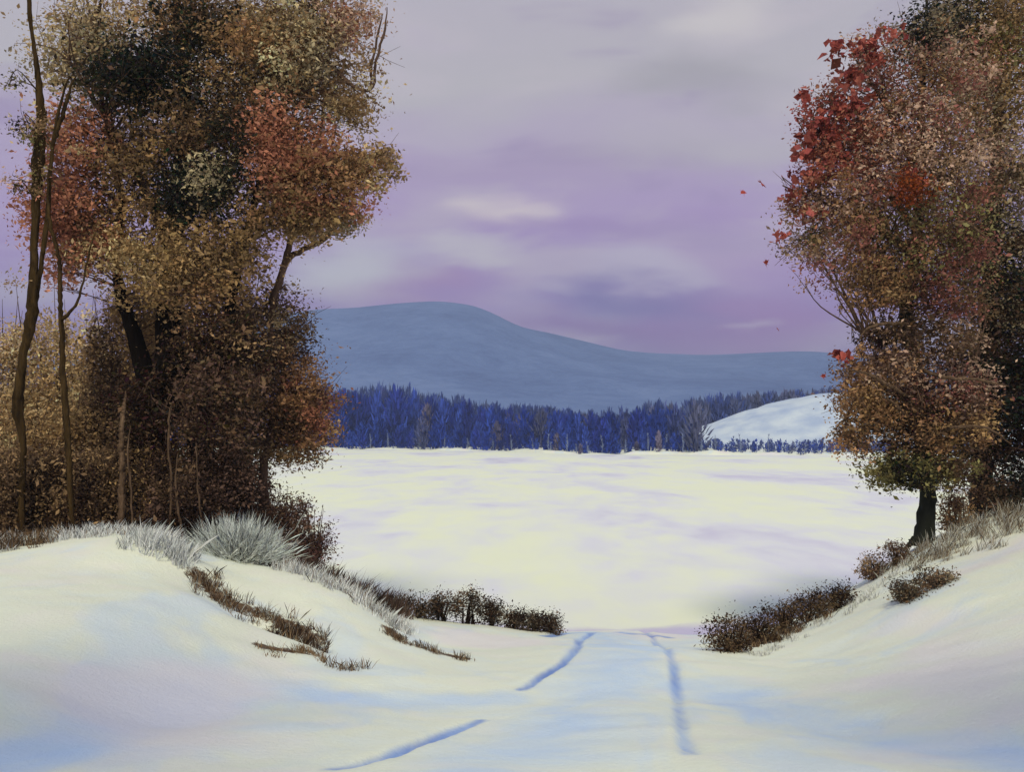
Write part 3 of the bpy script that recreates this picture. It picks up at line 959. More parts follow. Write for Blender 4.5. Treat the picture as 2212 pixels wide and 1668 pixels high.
# --- 5 slim tree at the right end of the left woods
simple_tree('slim_tree', 'slim curving grey-barked tree leaning over the lake at the end of the left woods',
            [(574, 1125, 18.0, 15), (570, 1060, 18.0, 11), (571, 1000, 18.0, 9), (586, 940, 18.0, 8), (604, 880, 18.0, 7), (612, 800, 18.0, 6), (585, 720, 18.0, 6), (592, 640, 17.9, 7), (618, 560, 17.8, 7),
             (636, 470, 17.7, 6), (660, 370, 17.6, 5), (690, 285, 17.5, 4), (705, 180, 17.5, 2)],
            BARK_GREY,
            [(690, 480, 80, 40, 17.2, .5, 16, 80, .13, [TAN, OCHRE, GREYBROWN]), (735, 480, 60, 34, 17.0, .4, 12, 70, .12, [TAN, GREYBROWN, BROWN]),
             (620, 880, 80, 90, 18.2, .6, 44, 100, .15, [UMBER, RUST, PLUM]), (655, 830, 60, 60, 18.0, .5, 26, 110, .13, [RED, RUST, RUST]), (668, 900, 55, 60, 18.0, .5, 26, 110, .13, [RUST, RED, OCHRE, UMBER]),
             (620, 965, 75, 40, 18.1, .5, 22, 100, .13, [RUST, OCHRE, BROWN]), (580, 760, 80, 110, 18.4, .6, 46, 100, .16, [UMBER, BROWN, PLUM]), (610, 690, 50, 70, 18.3, .5, 20, 100, .14, [BROWN, TAN, UMBER])],
            rng, .075, extra=[[(600, 625, 17.9, 7), (618, 565, 17.85, 7), (655, 540, 17.7, 6), (700, 515, 17.6, 5), (735, 480, 17.5, 4), (760, 440, 17.4, 2)]])


def bush(name, label, px, py_base, rx, h_px, Y, cols, rng, clumps=40, nl=110, sg=.13, size=.065, stems=9, bark=BARK_GREY, group=None, cat='bush', direction=None, leafmat=None, depth=None):
    """a bush standing on the ground: stems fanning from its foot, foliage round them"""
    b0 = P(px, py_base, Y)
    g = float(height(b0[0:1], b0[1:2], False)[0])
    t_ = empty(name, (b0[0], b0[1], g))
    tag(t_, label, cat, group)
    hh = EYE + (HOR - (py_base - h_px) / FH) * (FH / FW) / FOC * Y - g
    rxm = rx / ppm(Y)
    rd = depth or max(.25, rxm * .7)
    sb = Bag()
    an = []
    for _ in range(stems):
        th = rng.uniform(0, 6.28)
        e = np.array([b0[0] + math.cos(th) * rxm * rng.uniform(.2, .9), b0[1] + math.sin(th) * rd * rng.uniform(.2, .9), g + hh * rng.uniform(.6, 1.22)])
        s0 = np.array([b0[0] + rng.normal(0, rxm * .15), b0[1] + rng.normal(0, .08), g - .05])
        s = spline([s0, s0 * .45 + e * .55 + [0, 0, hh * .12], e], 10)
        sb.tube(s, np.linspace(.010 + .006 * hh, .003, len(s)), 5)
        an.append(s)
    tag(sb.done('stems', bark, t_, True), kind='stuff')
    fb = Bag()
    d = rng.standard_normal((clumps, 3))
    d /= np.linalg.norm(d, axis=1)[:, None]
    cc = np.array([b0[0], b0[1], g + hh * .5]) + d * np.array([rxm, rd, hh * .52]) * (rng.random(clumps) ** .4)[:, None]
    cols = np.array(cols)
    for c_ in cc:
        m_ = int(nl * 1.5 * rng.uniform(.5, 1.5))
        pts = c_ + rng.standard_normal((m_, 3)) * sg * rng.uniform(.6, 1.3)
        pts[:, 2] = np.maximum(pts[:, 2], g + .01)
        col_ = np.clip(cols[rng.integers(len(cols))] * rng.uniform(.7, 1.3) * rng.uniform(.5, 1.5, (m_, 1)), .002, .85)
        fb.leaves(pts, size * .76, col_, rng, .1, .45, direction)
    fb.done('foliage', leafmat or M_LEAF, t_)
    return t_


# --- 6 tan brush behind the thin trees
for px, top_, rx, Y, lb in [(10, 700, 120, 19.5, 'tall tan-leaved bush behind the knotted tree at the left picture edge'),
                            (105, 690, 100, 20.0, 'tall tan-leaved bush filling the gap between the two thin left trees'),
                            (200, 688, 80, 19.6, 'tall tan-leaved bush just right of the second thin tree')]:
    bush('tan_bush', lb, px, 1120, rx, 1120 - top_, Y, [[.62, .42, .22], [.56, .37, .18], TAN, [.64, .48, .30], TAN], rng, 95, 120, .19, .085, 12, BARK_PALE, 'tan bushes behind the thin left trees')
bush('ochre_bush', 'dark ochre bush with layered leaves between the tan brush and the dark trunks', 245, 1120, 70, 420, 18.3, [OCHRE, UMBER, BROWN, UMBER], rng, 90, 120, .16, .085, 12)
# tall brown bushes closing the wood behind the dark trunks
for px, top_, rx, Y, cols, lb in [(320, 560, 85, 19.6, [BROWN, GOLD, OCHRE], 'tall brown bush behind the leftmost of the three dark stems'),
                                  (430, 560, 95, 20.0, [BROWN, UMBER, OCHRE], 'tall umber bush filling the gap between the three dark stems'),
                                  (520, 590, 62, 20.2, [UMBER, PLUM, BROWN], 'tall dark bush right of the three dark stems, behind the slim tree')]:
    bush('tall_bush', lb, px, 1130, rx, 1130 - top_, Y, cols, rng, 110, 125, .20, .09, 12, BARK_DARK)
# --- 7 dark undergrowth below the left trees
for px, hp, rx, Y, cols, lb in [
        (10, 210, 80, 15.9, [BROWN, UMBER], 'brown undergrowth bush at the left edge around the knotted tree foot'),
        (105, 200, 75, 16.3, [UMBER, BROWN, DEEP], 'dark brown undergrowth bush between the feet of the two thin trees'),
        (205, 210, 70, 16.1, [BROWN, UMBER, DEEP], 'brown undergrowth bush right of the second thin tree foot'),
        (290, 220, 70, 16.4, [OCHRE, UMBER, DEEP], 'ochre-brown undergrowth bush around the dead snag'),
        (390, 190, 80, 16.0, [PLUM, DEEP, UMBER], 'plum-dark undergrowth bush at the foot of the three dark stems'),
        (475, 220, 70, 16.2, [PLUM, DEEP], 'darkest undergrowth bush right behind the frosted bush'),
        (60, 330, 90, 17.6, [BROWN, OCHRE, TAN], 'mid-height brown bush in front of the tan brush at far left'),
        (160, 330, 90, 17.8, [BROWN, TAN, OCHRE], 'mid-height ochre bush in front of the tan brush by the second thin tree')]:
    bush('undergrowth_bush', lb, px, 1185, rx, hp, Y, cols, rng, 60, 120, .15, .075, 10, BARK_GREY, 'undergrowth under the left trees')
# --- 8 reddish brush at the water's edge
bush('plum_bush', 'plum-brown brush sloping to the ice at the end of the left woods', 620, 1225, 70, 150, 17.4, [PLUM, PLUM, UMBER, [.12, .055, .045]], rng, 60, 120, .12, .06, 14)
bush('plum_bush', 'ragged plum-brown bush nearest the ice below the slim leaning tree', 672, 1225, 46, 110, 17.2, [PLUM, [.13, .06, .05], UMBER], rng, 36, 110, .10, .055, 12)
bush('plum_bush', 'low plum-brown brush around the foot of the slim leaning tree', 552, 1150, 60, 70, 17.6, [PLUM, DEEP, UMBER], rng, 34, 110, .11, .06, 10)
# --- thin pale saplings in the thicket
for rows_, lb in [([(366, 1160, 15.6, 2.5), (370, 1040, 15.6, 2.5), (364, 960, 15.6, 2.5), (366, 900, 15.6, 2), (372, 870, 15.6, 1)], 'tallest thin pale sapling in front of the three dark stems'),
                  ([(395, 1165, 15.5, 2), (386, 1110, 15.5, 2.5), (380, 1040, 15.5, 2), (384, 980, 15.5, 1)], 'short bent pale sapling at the foot of the three dark stems'),
                  ([(443, 1170, 15.5, 2), (432, 1100, 15.5, 2), (426, 1020, 15.5, 1.5), (424, 960, 15.5, 1)], 'thin pale sapling just left of the frosted bush'),
                  ([(288, 1160, 15.5, 2), (282, 1060, 15.5, 2.5), (276, 980, 15.5, 2), (282, 920, 15.5, 1)], 'thin pale sapling beside the dead snag'),
                  ([(497, 1170, 17.0, 2.5), (505, 1050, 17.0, 2.5), (492, 980, 17.0, 2), (510, 900, 17, 1)], 'thin crooked sapling rising behind the frosted bush'),
                  ([(520, 1140, 17.2, 3), (524, 1040, 17.2, 3), (522, 960, 17.2, 2.5), (530, 860, 17.2, 1)], 'thin straight sapling left of the slim leaning tree')]:
    simple_tree('thin_sapling', lb, rows_, BARK_PALE, None, rng, group='thin saplings in the left thicket', cat='sapling', trunk_n=20)

# --- 9 the red-leaved tree on the right bank
rng = np.random.default_rng(33)
T = empty('red_tree', (0, 0, 0))
rows_ = [(1996, 1178, 17.2, 34), (1996, 1155, 17.2, 22), (2000, 1110, 17.2, 18), (2003, 1060, 17.2, 17), (1998, 980, 17.2, 20), (1990, 900, 17.2, 20), (1978, 800, 17.2, 15), (1962, 720, 17.1, 14), (1960, 640, 17.1, 13),
         (1980, 520, 17.1, 12), (1985, 380, 17.1, 10), (1990, 220, 17.1, 7), (2000, 60, 17.1, 4), (2005, -80, 17.1, 2)]
b0 = P(*rows_[0][:3])
T.location = (b0[0], b0[1], float(height(b0[0:1], b0[1:2], False)[0]))
bpy.context.view_layer.update()
tag(T, 'red and rust-brown leaved tree with dark trunk on the crest of the right bank', 'tree')
b = Bag()
an = [stem(b, rows_, 50, 11, rng)]
for a_, e_ in ((-40, 6), (36, 4), (-14, -4)):
    stem(b, [(1996, 1150, 17.2, 12), (1996 + a_ * .5, 1168, 17.15, 9), (1996 + a_, 1180 + e_, 17.1, 3)], 8, 6, rng)
b.done('trunk', BARK_GREEN, T, True)
tw = Bag()
for r_ in [[(1985, 500, 17.1, 9), (1900, 400, 16.9, 6), (1800, 330, 16.8, 4), (1740, 290, 16.7, 2)], [(1980, 560, 17.1, 8), (1860, 470, 16.8, 5), (1760, 430, 16.7, 3), (1690, 400, 16.7, 1.5)],
           [(1985, 380, 17.1, 8), (1920, 240, 16.9, 5), (1850, 130, 16.8, 2)], [(1965, 740, 17.1, 7), (1910, 715, 16.9, 5), (1862, 722, 16.8, 3)],
           [(1975, 830, 17.1, 7), (1920, 790, 16.9, 5), (1850, 760, 16.8, 2)], [(1990, 900, 17.1, 7), (1900, 870, 16.9, 5), (1830, 900, 16.8, 2)], [(1985, 470, 17.1, 9), (2080, 340, 17, 6), (2150, 200, 17, 3)],
           [(1990, 850, 17.1, 7), (2060, 800, 17, 5), (2110, 780, 17, 2)]]:
    an.append(stem(tw, r_, 18, 6, rng))
A = np.vstack([an[0][len(an[0]) // 4:]] + an[1:])
lobes = [
    (1880, 130, 70, 60, 16.8, .4, 18, 70, .12, [BRIGHT_RED, RED, MAUVE]),
    (1800, 260, 75, 70, 16.7, .5, 26, 75, .12, [BRIGHT_RED, RED, BRIGHT_RED]),
    (1770, 350, 55, 70, 16.6, .4, 24, 85, .11, [BRIGHT_RED, RED]),
    (1850, 330, 90, 90, 16.8, .6, 40, 95, .14, [RED, MAROON, MAUVE]),
    (1930, 230, 110, 110, 16.9, .8, 56, 100, .16, [MAROON, BROWN, RED, MAUVE]),
    (2030, 200, 100, 130, 17.0, .8, 56, 100, .17, [MAROON, RUST, MAUVE, GREYBROWN]),
    (1990, 80, 90, 70, 17.1, .6, 30, 95, .16, [DARK, BLACKGREEN, GREYBROWN]),
    (2000, 350, 150, 120, 16.9, .9, 80, 105, .17, [MAROON, BROWN, MAUVE]),
    (1960, 400, 40, 30, 16.1, .2, 8, 90, .10, [[.30, .07, .02]]),
    (1850, 440, 110, 70, 16.7, .6, 42, 95, .14, [MAROON, RUST, MAUVE]),
    (1750, 455, 60, 50, 16.6, .4, 14, 60, .11, [RED, MAUVE, BROWN]),
    (1870, 540, 130, 80, 16.8, .7, 60, 105, .15, [BROWN, MAROON, RUST]),
    (1760, 540, 60, 40, 16.7, .4, 14, 70, .11, [BROWN, OLIVE, MAUVE]),
    (2000, 520, 140, 110, 17.0, .9, 80, 105, .17, [MAROON, UMBER, OLIVE]),
    (1890, 620, 100, 45, 16.9, .5, 34, 85, .13, [RUST, BROWN]),
    (2010, 650, 110, 70, 17.1, .6, 40, 100, .15, [UMBER, MAROON]),
    (1905, 725, 50, 22, 16.8, .3, 12, 60, .09, [UMBER, DEEP, PLUM]),
    (1990, 740, 100, 50, 16.9, .6, 42, 95, .13, [UMBER, PLUM, MAUVE]),
    (1900, 800, 80, 45, 16.8, .5, 34, 95, .12, [MAUVE, PLUM, RUST]),
    (2020, 830, 110, 60, 16.9, .6, 48, 100, .14, [PLUM, MAROON, MAUVE]),
    (1870, 880, 60, 70, 16.8, .5, 34, 105, .12, [RUST, OCHRE, RUST]),
    (1960, 910, 100, 70, 16.9, .6, 50, 105, .14, [UMBER, RUST, DEEP]),
    (2070, 900, 80, 70, 16.9, .6, 40, 105, .14, [RUST, OCHRE, PLUM]),
    (1840, 950, 50, 30, 16.8, .4, 14, 90, .11, [RUST, UMBER]),
    (1920, 1010, 50, 32, 16.9, .4, 22, 105, .10, [OLIVE, OLIVE, [.20, .17, .05]]),
    (1980, 1015, 60, 32, 16.8, .4, 26, 105, .11, [OLIVE, DARK, OLIVE]),
    (2050, 1010, 45, 40, 16.9, .4, 18, 100, .11, [OLIVE, UMBER, [.22, .16, .05]]),
]
cr = crown(lobes, rng, .075, A, tw, None, .5, .85)
cr.done('crown', M_LEAF, T)
big = [(px_, py_, r1, r1, 16.45, .15, max(2, int(nc_ * .8)), 11, .065, [[.38, .095, .075], [.44, .13, .10], [.30, .07, .055]]) for px_, py_, r1, nc_ in
       [(1820, 770, 16, 4), (1850, 200, 34, 7), (1735, 330, 26, 6), (1742, 215, 18, 4), (1835, 158, 26, 5), (1885, 118, 38, 8), (1790, 275, 34, 8), (1760, 370, 36, 8), (1800, 110, 16, 2),
        (1812, 235, 26, 5), (1740, 290, 20, 4), (1960, 400, 26, 5), (1700, 440, 26, 3), (1745, 470, 26, 4), (1690, 508, 12, 2), (1790, 330, 30, 6), (1860, 95, 22, 4), (1920, 75, 18, 2)]]
tag(crown(big, rng, .14, aspect=.75).done('large_leaves', M_LEAF, T), kind='stuff')
tag(tw.done('branches', BARK_GREY, T, True), kind='stuff')
for r_ in [[(1985, 870, 16.9, 5), (1925, 835, 16.3, 4), (1870, 805, 16.2, 3), (1835, 800, 16.2, 1)], [(1990, 930, 16.9, 5), (1940, 880, 16.3, 4), (1905, 850, 16.2, 1)],
           [(2000, 940, 16.9, 5), (2060, 925, 16.2, 4), (2130, 925, 16.2, 3), (2185, 960, 16.2, 1)], [(1975, 790, 16.9, 5), (2040, 815, 16.2, 4), (2110, 820, 16.2, 3), (2180, 835, 16.2, 1)],
           [(1960, 700, 16.9, 5), (1905, 700, 16.3, 4), (1870, 712, 16.2, 2), (1856, 735, 16.2, 1)], [(1985, 560, 16.9, 5), (2070, 480, 16.2, 4), (2140, 520, 16.2, 1)]]:
    b = Bag()
    stem(b, r_, 16, 6, rng)
    b.done('branch', BARK_PALE, T, True)
# --- 10 dark tree at the right edge
simple_tree('dark_tree', 'tall blackish-green tree at the right picture edge behind the red tree',
            [(2118, 1150, 18.6, 30), (2120, 1060, 18.6, 24), (2126, 940, 18.6, 22), (2130, 780, 18.6, 19), (2140, 600, 18.6, 16), (2150, 400, 18.6, 13), (2160, 180, 18.6, 9), (2165, -80, 18.6, 3)], BARK_GREEN,
            [(2130, 980, 110, 90, 18.4, .8, 56, 105, .17, [DARK, DEEP, BLACKGREEN, PLUM]), (2140, 820, 110, 110, 18.3, .9, 66, 105, .18, [BLACKGREEN, DARK, DEEP, PLUM]), (2150, 680, 100, 100, 18.3, .9, 60, 105, .18, [DARK, UMBER, GREYBROWN]),
             (2130, 520, 110, 110, 18.2, .9, 70, 105, .18, [UMBER, DARK, GREYBROWN]), (2170, 380, 100, 110, 18.0, .9, 60, 105, .18, [BROWN, MAUVE, GREYBROWN]), (2150, 200, 110, 130, 18.0, 1.0, 70, 105, .19, [OLIVE, BROWN, OCHRE]),
             (2170, 60, 110, 100, 17.9, 1.0, 60, 105, .19, [OLIVE, OCHRE, BROWN]), (2060, 60, 90, 60, 18.2, .7, 26, 100, .17, [DARK, BLACKGREEN, GREYBROWN]), (2180, -120, 130, 110, 18.0, 1.0, 50, 105, .2, [OLIVE, OCHRE]),
             (2210, 900, 60, 200, 18.2, .7, 60, 105, .18, [BLACKGREEN, DARK, DEEP]), (2205, 620, 60, 150, 18.2, .7, 44, 105, .18, [DARK, BLACKGREEN, UMBER])],
            rng, .08, twig_bark=BARK_GREY, twigs=.6)
bush('russet_bush', 'small russet bush between the two right-hand trunks', 2062, 1180, 34, 110, 17.4, [RUST, BROWN, OCHRE, PLUM], rng, 26, 90, .10, .055, 8)
bush('dark_bush', 'dark bush at the right edge under the blackish tree', 2180, 1150, 60, 120, 18.0, [DARK, UMBER, PLUM], rng, 40, 110, .13, .065, 9)
# --- two trees added out of view behind the viewer to shade the lower snow
def unseen_shade_tree(label, X, Y, z0, z1, r_, seed):
    r2 = np.random.default_rng(seed)
    g = float(height(np.array([X]), np.array([Y]), False)[0])
    t_ = empty('added_shade_tree', (X, Y, g))
    tag(t_, label, 'tree')
    bb = Bag()
    s_ = spline([[X, Y, g - .1, .17], [X + .1, Y, g + 2, .14], [X - .1, Y + .1, g + z0, .10], [X, Y, g + z1, .02]], 30)
    bb.tube(s_[:, :3], s_[:, 3], 9, None, r2, .05)
    for q_ in range(26):
        o_ = s_[int(r2.uniform(.45, .95) * (len(s_) - 1)), :3]
        e = o_ + [r2.normal(0, r_ * .6), r2.normal(0, r_ * .6), r2.uniform(.2, .9)]
        bb.tube([o_, (o_ + e) / 2 + [0, 0, .1], e], [.04, .025, .008], 5)
    bb.done('trunk', BARK_GREEN, t_, True)
    fb = Bag()
    d = r2.standard_normal((150, 3))
    d /= np.linalg.norm(d, axis=1)[:, None]
    cc = np.array([X, Y, g + (z0 + z1) / 2]) + d * np.array([r_, r_, (z1 - z0) / 2]) * (r2.random(150) ** .45)[:, None]
    for c_ in cc:
        fb.leaves(c_ + r2.standard_normal((75, 3)) * .2, .12, np.tile(np.array(BROWN) * r2.uniform(.6, 1.3), (75, 1)), r2, .2)
    fb.done('crown', M_LEAF, t_)


unseen_shade_tree('added unseen brown-leaved tree behind the viewer, put there to shade the lower left snow', -3.7, -4.8, 12.4, 15.2, 1.3, 91)
unseen_shade_tree('added unseen brown-leaved tree behind the viewer, put there to shade the lower right snow', 3.4, -4.6, 12.4, 15.2, 1.3, 92)
# --- low shrubs along the right bank, left to right up the slope
for px, py, rx, hp, lb in [(1578, 1414, 46, 70, 'lowest and darkest shrub of the row along the right bank, nearest the track'), (1634, 1394, 52, 56, 'second shrub up from the track in the right bank row'),
                           (1694, 1364, 54, 62, 'middle shrub of the row along the right bank edge'), (1750, 1338, 52, 50, 'fourth shrub up from the track in the right bank row'), (1804, 1312, 46, 42, 'topmost shrub of the row along the right bank edge')]:
    g = hit(px, py)
    bush('low_shrub', lb, px, py, rx, hp, g[1], [[.085, .05, .026], UMBER, [.16, .105, .055], DEEP], rng, 30, 70, .08, .045, 14, BARK_DARK, 'low shrubs along the right bank')
for px, py, rx, hp, lb in [(1890, 1240, 36, 36, 'small reddish-brown shrub left of the red tree trunk on the right bank'), (1940, 1205, 30, 28, 'tiny brown shrub beside the foot of the red tree'),
                           (1965, 1300, 30, 34, 'small dark shrub low in the snow fold below the red tree'), (2020, 1268, 40, 26, 'dark spreading shrub higher in the snow fold below the red tree')]:
    g = hit(px, py) if py > 1250 else (0, 17.0)
    bush('low_shrub', lb, px, py, rx, hp, g[1], [PLUM, UMBER, BROWN] if py < 1250 else [[.06, .045, .03], UMBER, GREYBROWN], rng, 22, 70, .07, .045, 9, BARK_DARK)
# --- dark shrubs along the low mound beside the ice
for px, py, rx, hp, lb in [(905, 1338, 34, 46, 'leftmost low dark shrub of the row beside the ice'), (955, 1336, 34, 44, 'second shrub from the left in the row beside the ice'), (1012, 1338, 34, 58, 'tallest dark shrub of the row beside the ice'),
                           (1062, 1344, 26, 44, 'shrub just right of the tallest in the row beside the ice'), (1112, 1352, 28, 32, 'third shrub from the track in the row beside the ice'), (1155, 1358, 24, 34, 'second shrub from the track in the row beside the ice'), (1190, 1364, 14, 28, 'smallest shrub at the track end of the row beside the ice')]:
    bush('shore_shrub', lb, px, py, rx, hp, 17.0, [[.05, .035, .024], UMBER, DEEP, [.12, .09, .06]], rng, 22, 66, .075, .045, 12, BARK_DARK, 'dark shrubs beside the ice')
# --- frosted bush
FROSTC = [[.88, .95, .92], [.80, .90, .87], [.92, .95, .94], [.55, .58, .54]]
b0 = P(512, 1215, 15.0)
g0 = float(height(b0[0:1], b0[1:2], False)[0])
T = empty('frosted_bush', (b0[0], b0[1], g0))
tag(T, 'rounded frost-white bush in front of the left thicket', 'bush')
n = 11000
th = rng.uniform(0, 6.28, n)
ph = np.arccos(rng.uniform(0.0, 1, n))
L = rng.uniform(.35, 1.0, n) * (1 + .18 * np.sin(th * 5 + 1))
dirs = np.stack([np.sin(ph) * np.cos(th) * .66, np.sin(ph) * np.sin(th) * .5, np.cos(ph) * .62], 1) * L[:, None]
foot = np.stack([b0[0] + rng.normal(0, .16, n), b0[1] + rng.normal(0, .12, n), np.full(n, g0 - .02)], 1)
tipp = foot + dirs + np.stack([rng.normal(0, .05, n), rng.normal(0, .05, n), .05 + rng.normal(0, .04, n)], 1)
st0 = foot + dirs * (.68 * rng.uniform(.9, 1.05, n))[:, None]
bb = Bag()
bb.blades(st0, tipp, .0065, np.array(FROSTC)[rng.integers(4, size=n)] * rng.uniform(.75, 1.1, (n, 1)), rng)
bb.done('frosted_twigs', M_FROST, T)
bb = Bag()
for q_ in range(260):
    bb.tube([foot[q_], foot[q_] + dirs[q_] * .55 + [0, 0, .05], tipp[q_]], [.008, .006, .003], 4)
bb.done('stems', BARK_DARK, T, True)


# ------------------------------------------------------------------ grass along the banks
def grass(name, label, line, n, hgt, spread, cols, rng, lean=(0, 0), width=.014, tint=None, mat=None):
    """line: ground positions; every blade grows from the ground below it"""
    s = spline(np.array([q_[:2] for q_ in line]), 60)
    seg = np.concatenate([[0], np.cumsum(np.linalg.norm(np.diff(s, axis=0), axis=1))])
    u = rng.random(n) * seg[-1]
    # tufts: blades gather round a few hundred feet
    feet = rng.random(max(6, n // 26)) * seg[-1]
    off = rng.normal(0, 1, len(feet))
    fi = rng.integers(len(feet), size=n)
    u = feet[fi] + rng.normal(0, .035, n)
    x = np.interp(u, seg, s[:, 0]) + off[fi] * spread[0] + rng.normal(0, .03, n)
    y = np.interp(u, seg, s[:, 1]) + np.roll(off, 3)[fi] * spread[1] + rng.normal(0, .03, n)
    z = height(x, y) - .01
    fh = rng.uniform(.45, 1.25, len(feet))
    h = hgt * rng.uniform(.25, 1.15, n) * fh[fi] * (1 - .25 * np.abs(off[fi]).clip(0, 2) * .5)
    b_ = np.stack([x, y, z], 1)
    t_ = b_ + np.stack([rng.normal(lean[0], .42, n) * h, rng.normal(lean[1], .42, n) * h, h], 1)
    cols = np.array(cols)
    bag_ = Bag()
    bag_.blades(b_, t_, width * .5, np.clip(cols[rng.integers(len(cols), size=n)] * rng.uniform(.7, 1.25, (n, 1)), .004, .93), rng)
    return tag(bag_.done(name, mat or M_GRASS), label, 'grass', kind='stuff')


def hits(*pts):
    return [hit(*q_) for q_ in pts]


rng = np.random.default_rng(51)
FR = [[.88, .92, .90], [.80, .86, .84], [.92, .94, .92], [.30, .22, .16], [.88, .92, .92], [.92, .94, .93], [.90, .93, .92]]
DRY = [[.30, .20, .11], [.22, .13, .06], [.16, .085, .04], [.38, .28, .18]]
DRK = [[.07, .04, .025], [.05, .03, .02], [.11, .07, .045], [.16, .12, .085]]
grass('frosted_grass', 'frost-white grass along the crest of the left snow bank', [P(-60, 1190, 13.9), P(60, 1180, 14.1), P(180, 1168, 14.2), P(300, 1158, 14.3), P(370, 1175, 14.1), P(410, 1205, 13.8)], 4300, .18, (.05, .26), FR, rng, (.05, 0), .016, mat=M_FROST)
grass('brown_grass', 'dark brown grass behind the frosted crest at the far left', [P(-60, 1190, 13.7), P(30, 1188, 13.8), P(110, 1180, 13.9)], 1300, .28, (.08, .2), DRK + DRY[:2], rng)
grass('frosted_grass', 'frosty tuft of tall grass at the right end of the left snow bank crest', [P(290, 1165, 13.6), P(350, 1180, 13.5), P(405, 1225, 13.3)], 2300, .25, (.06, .22), FR[:3], rng, (.25, 0), .016, mat=M_FROST)
grass('frosted_grass', 'frosted grass behind the middle snow mound, from frosted bush to low shrubs', [P(600, 1255, 14.6), P(680, 1275, 14.6), P(760, 1305, 14.4), P(830, 1345, 14.2), P(880, 1365, 14.2)], 4600, .20, (.05, .24), FR, rng, (.1, 0), .015, mat=M_FROST)
grass('brown_grass', 'dark plum-brown grass strip between frosted grass and the lake', [P(640, 1235, 15.6), P(740, 1262, 15.8), P(820, 1300, 16), P(880, 1335, 16.2)], 5200, .36, (.06, .3), DRK + [PLUM, PLUM], rng, (.05, 0), .02)
grass('dry_grass', 'ochre and brown dry grass on the bare earth of the gully', hits((426, 1250), (480, 1300), (560, 1334), (640, 1360), (690, 1384)), 1700, .16, (.09, .17), DRY + DRK[:2] + [[.6, .6, .54]], rng, (.1, -.1), .014)
grass('dark_grass', 'clump of dark grass tufts at the lower end of the gully', hits((590, 1352), (640, 1364), (690, 1388), (700, 1395)), 300, .18, (.03, .06), DRK[:3], rng, (.1, 0), .02)
grass('dry_grass', 'sparse tan grass poking through snow below the gully', hits((560, 1400), (620, 1406), (680, 1412), (700, 1430)), 420, .12, (.06, .12), DRY, rng)
grass('dry_grass', 'few brown stalks at the foot of the gully near the wheel rut', hits((700, 1440), (760, 1450), (785, 1452)), 150, .13, (.08, .1), DRK + DRY, rng)
grass('dry_grass', 'brown grass curving along the fold between the two right snow mounds of the left bank', hits((838, 1360), (880, 1390), (940, 1412), (1010, 1424)), 700, .11, (.05, .08), DRK + DRY, rng)
grass('dry_grass', 'pale dry grass round the tree feet on the crest of the right bank', [P(1960, 1215, 16.4), P(2050, 1190, 16.2), P(2130, 1160, 16.2), P(2212, 1130, 16.2), P(2330, 1100, 16.2)], 4200, .27, (.2, .55), [[.32, .25, .16], [.26, .20, .13], [.55, .52, .44], [.68, .68, .62], [.17, .12, .08]], rng, (.1, 0), .015)
grass('frosted_grass', 'frosted short grass on the snow rim above the right bank shrubs', hits((1640, 1420), (1720, 1376), (1810, 1330), (1900, 1268), (1960, 1222)), 1500, .12, (.06, .12), [[.85, .86, .80], [.7, .7, .62], [.9, .92, .88]], rng, mat=M_FROST)
grass('dry_grass', 'thin brown grass at the base of the right bank shrubs', hits((1550, 1405), (1620, 1405), (1700, 1372), (1800, 1325)), 900, .16, (.05, .1), DRK + DRY, rng)

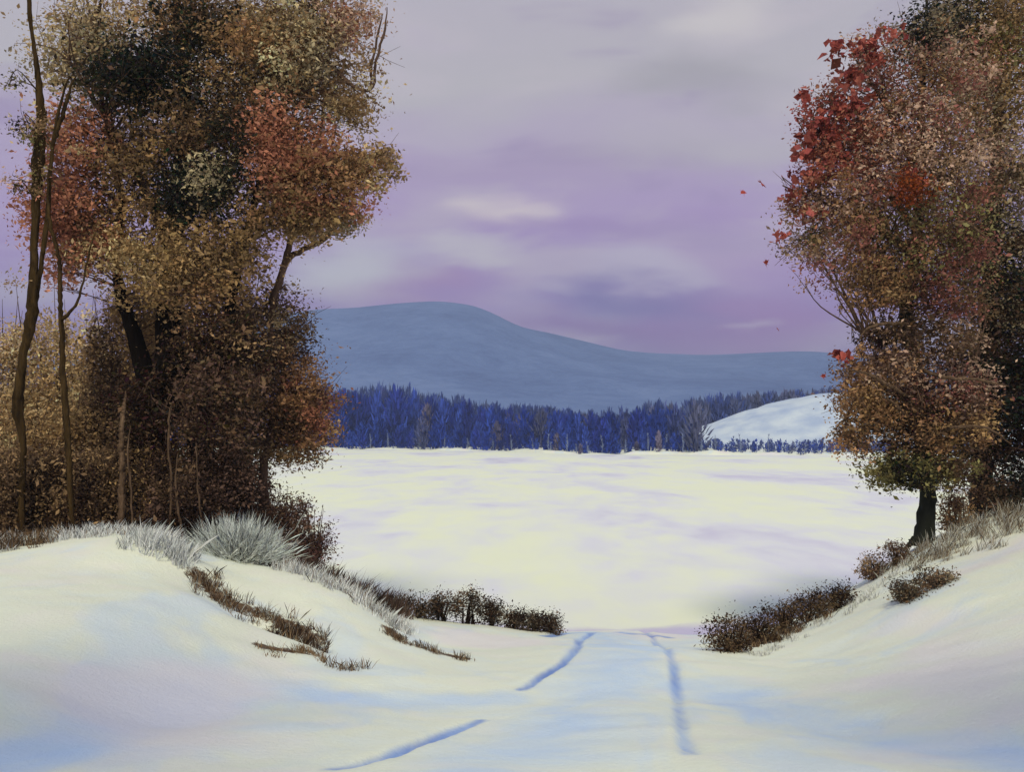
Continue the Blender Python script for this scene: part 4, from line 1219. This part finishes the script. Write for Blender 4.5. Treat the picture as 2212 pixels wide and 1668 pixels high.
# ------------------------------------------------------------------ falling leaves beside the red tree
M_RED, t = material('red_leaf')
p = principled(t, t.ramp(t.noise(obj_co(t), 30.0, 3.0), [(.35, (.22, .03, .02)), (.65, (.46, .07, .04))]), .6, .2)
out(t, p.outputs[0])
lobed = []
for q_ in range(20):
    a_ = q_ / 20 * 2 * math.pi
    r_ = (.075 if q_ % 4 == 0 else .05 if q_ % 2 == 0 else .034)
    lobed.append((math.cos(a_) * r_, math.sin(a_) * r_, .012 * math.sin(a_ * 3)))
for px, py, sc_, rz, lb in [(1605, 415, 1.0, .4, 'red leaf in mid-air farthest out from the red tree'), (1645, 396, 1.3, 1.2, 'ragged red leaf in mid-air just outside the red tree crown, above the farthest one'),
                            (1655, 566, 1.0, 2.1, 'red leaf drifting left of the red tree at mid crown height'), (1692, 507, .9, .2, 'small red leaf at the left fringe of the red tree crown'),
                            (1797, 122, 1.1, 1.7, 'red leaf hanging in the sky at upper left of the red crown'), (1779, 812, .8, 2.6, 'small red leaf drifting in front of the blue mountain'),
                            (1680, 711, .6, .9, 'tiny dark red leaf drifting before the purple sky above the forest'), (1912, 58, .7, .5, 'small red leaf high above the red tree crown')]:
    V = [(0, 0, .006)] + lobed + [(-.004, -.05, 0), (.004, -.05, 0), (0, -.12, .01)]
    Fq = [[0, 1 + q_, 1 + (q_ + 1) % 20] for q_ in range(20)] + [[21, 22, 23]]
    o = build('red_leaf', np.array(V), np.array(Fq), np.full(21, 3), M_RED)
    o.location = P(px, py, 16.4)
    o.rotation_euler = (R(70 + rng.uniform(-25, 25)), rng.uniform(-.5, .5), rz)
    o.scale = (sc_,) * 3
    tag(o, lb, 'leaf', 'loose red leaves beside the red tree')

# ------------------------------------------------------------------ the air
M_AIR, t = material('haze')
pv = t.n('ShaderNodeVolumePrincipled')
pv.inputs['Color'].default_value = (.70, .80, .95, 1)
pv.inputs['Density'].default_value = 0.0006
pv.inputs['Anisotropy'].default_value = 0.0
o = t.n('ShaderNodeOutputMaterial')
t.link(pv.outputs[0], o.inputs['Volume'])
x0, x1, y0, y1, z0, z1 = -4300, 4300, -1300, 5300, -3.0, 122.0
V = [(x, y, z) for z in (z0, z1) for y in (y0, y1) for x in (x0, x1)]
Fq = [[0, 2, 3, 1], [4, 5, 7, 6], [0, 1, 5, 4], [2, 6, 7, 3], [0, 4, 6, 2], [1, 3, 7, 5]]
tag(build('haze', np.array(V), np.array(Fq), np.full(6, 4), M_AIR), kind='stuff')
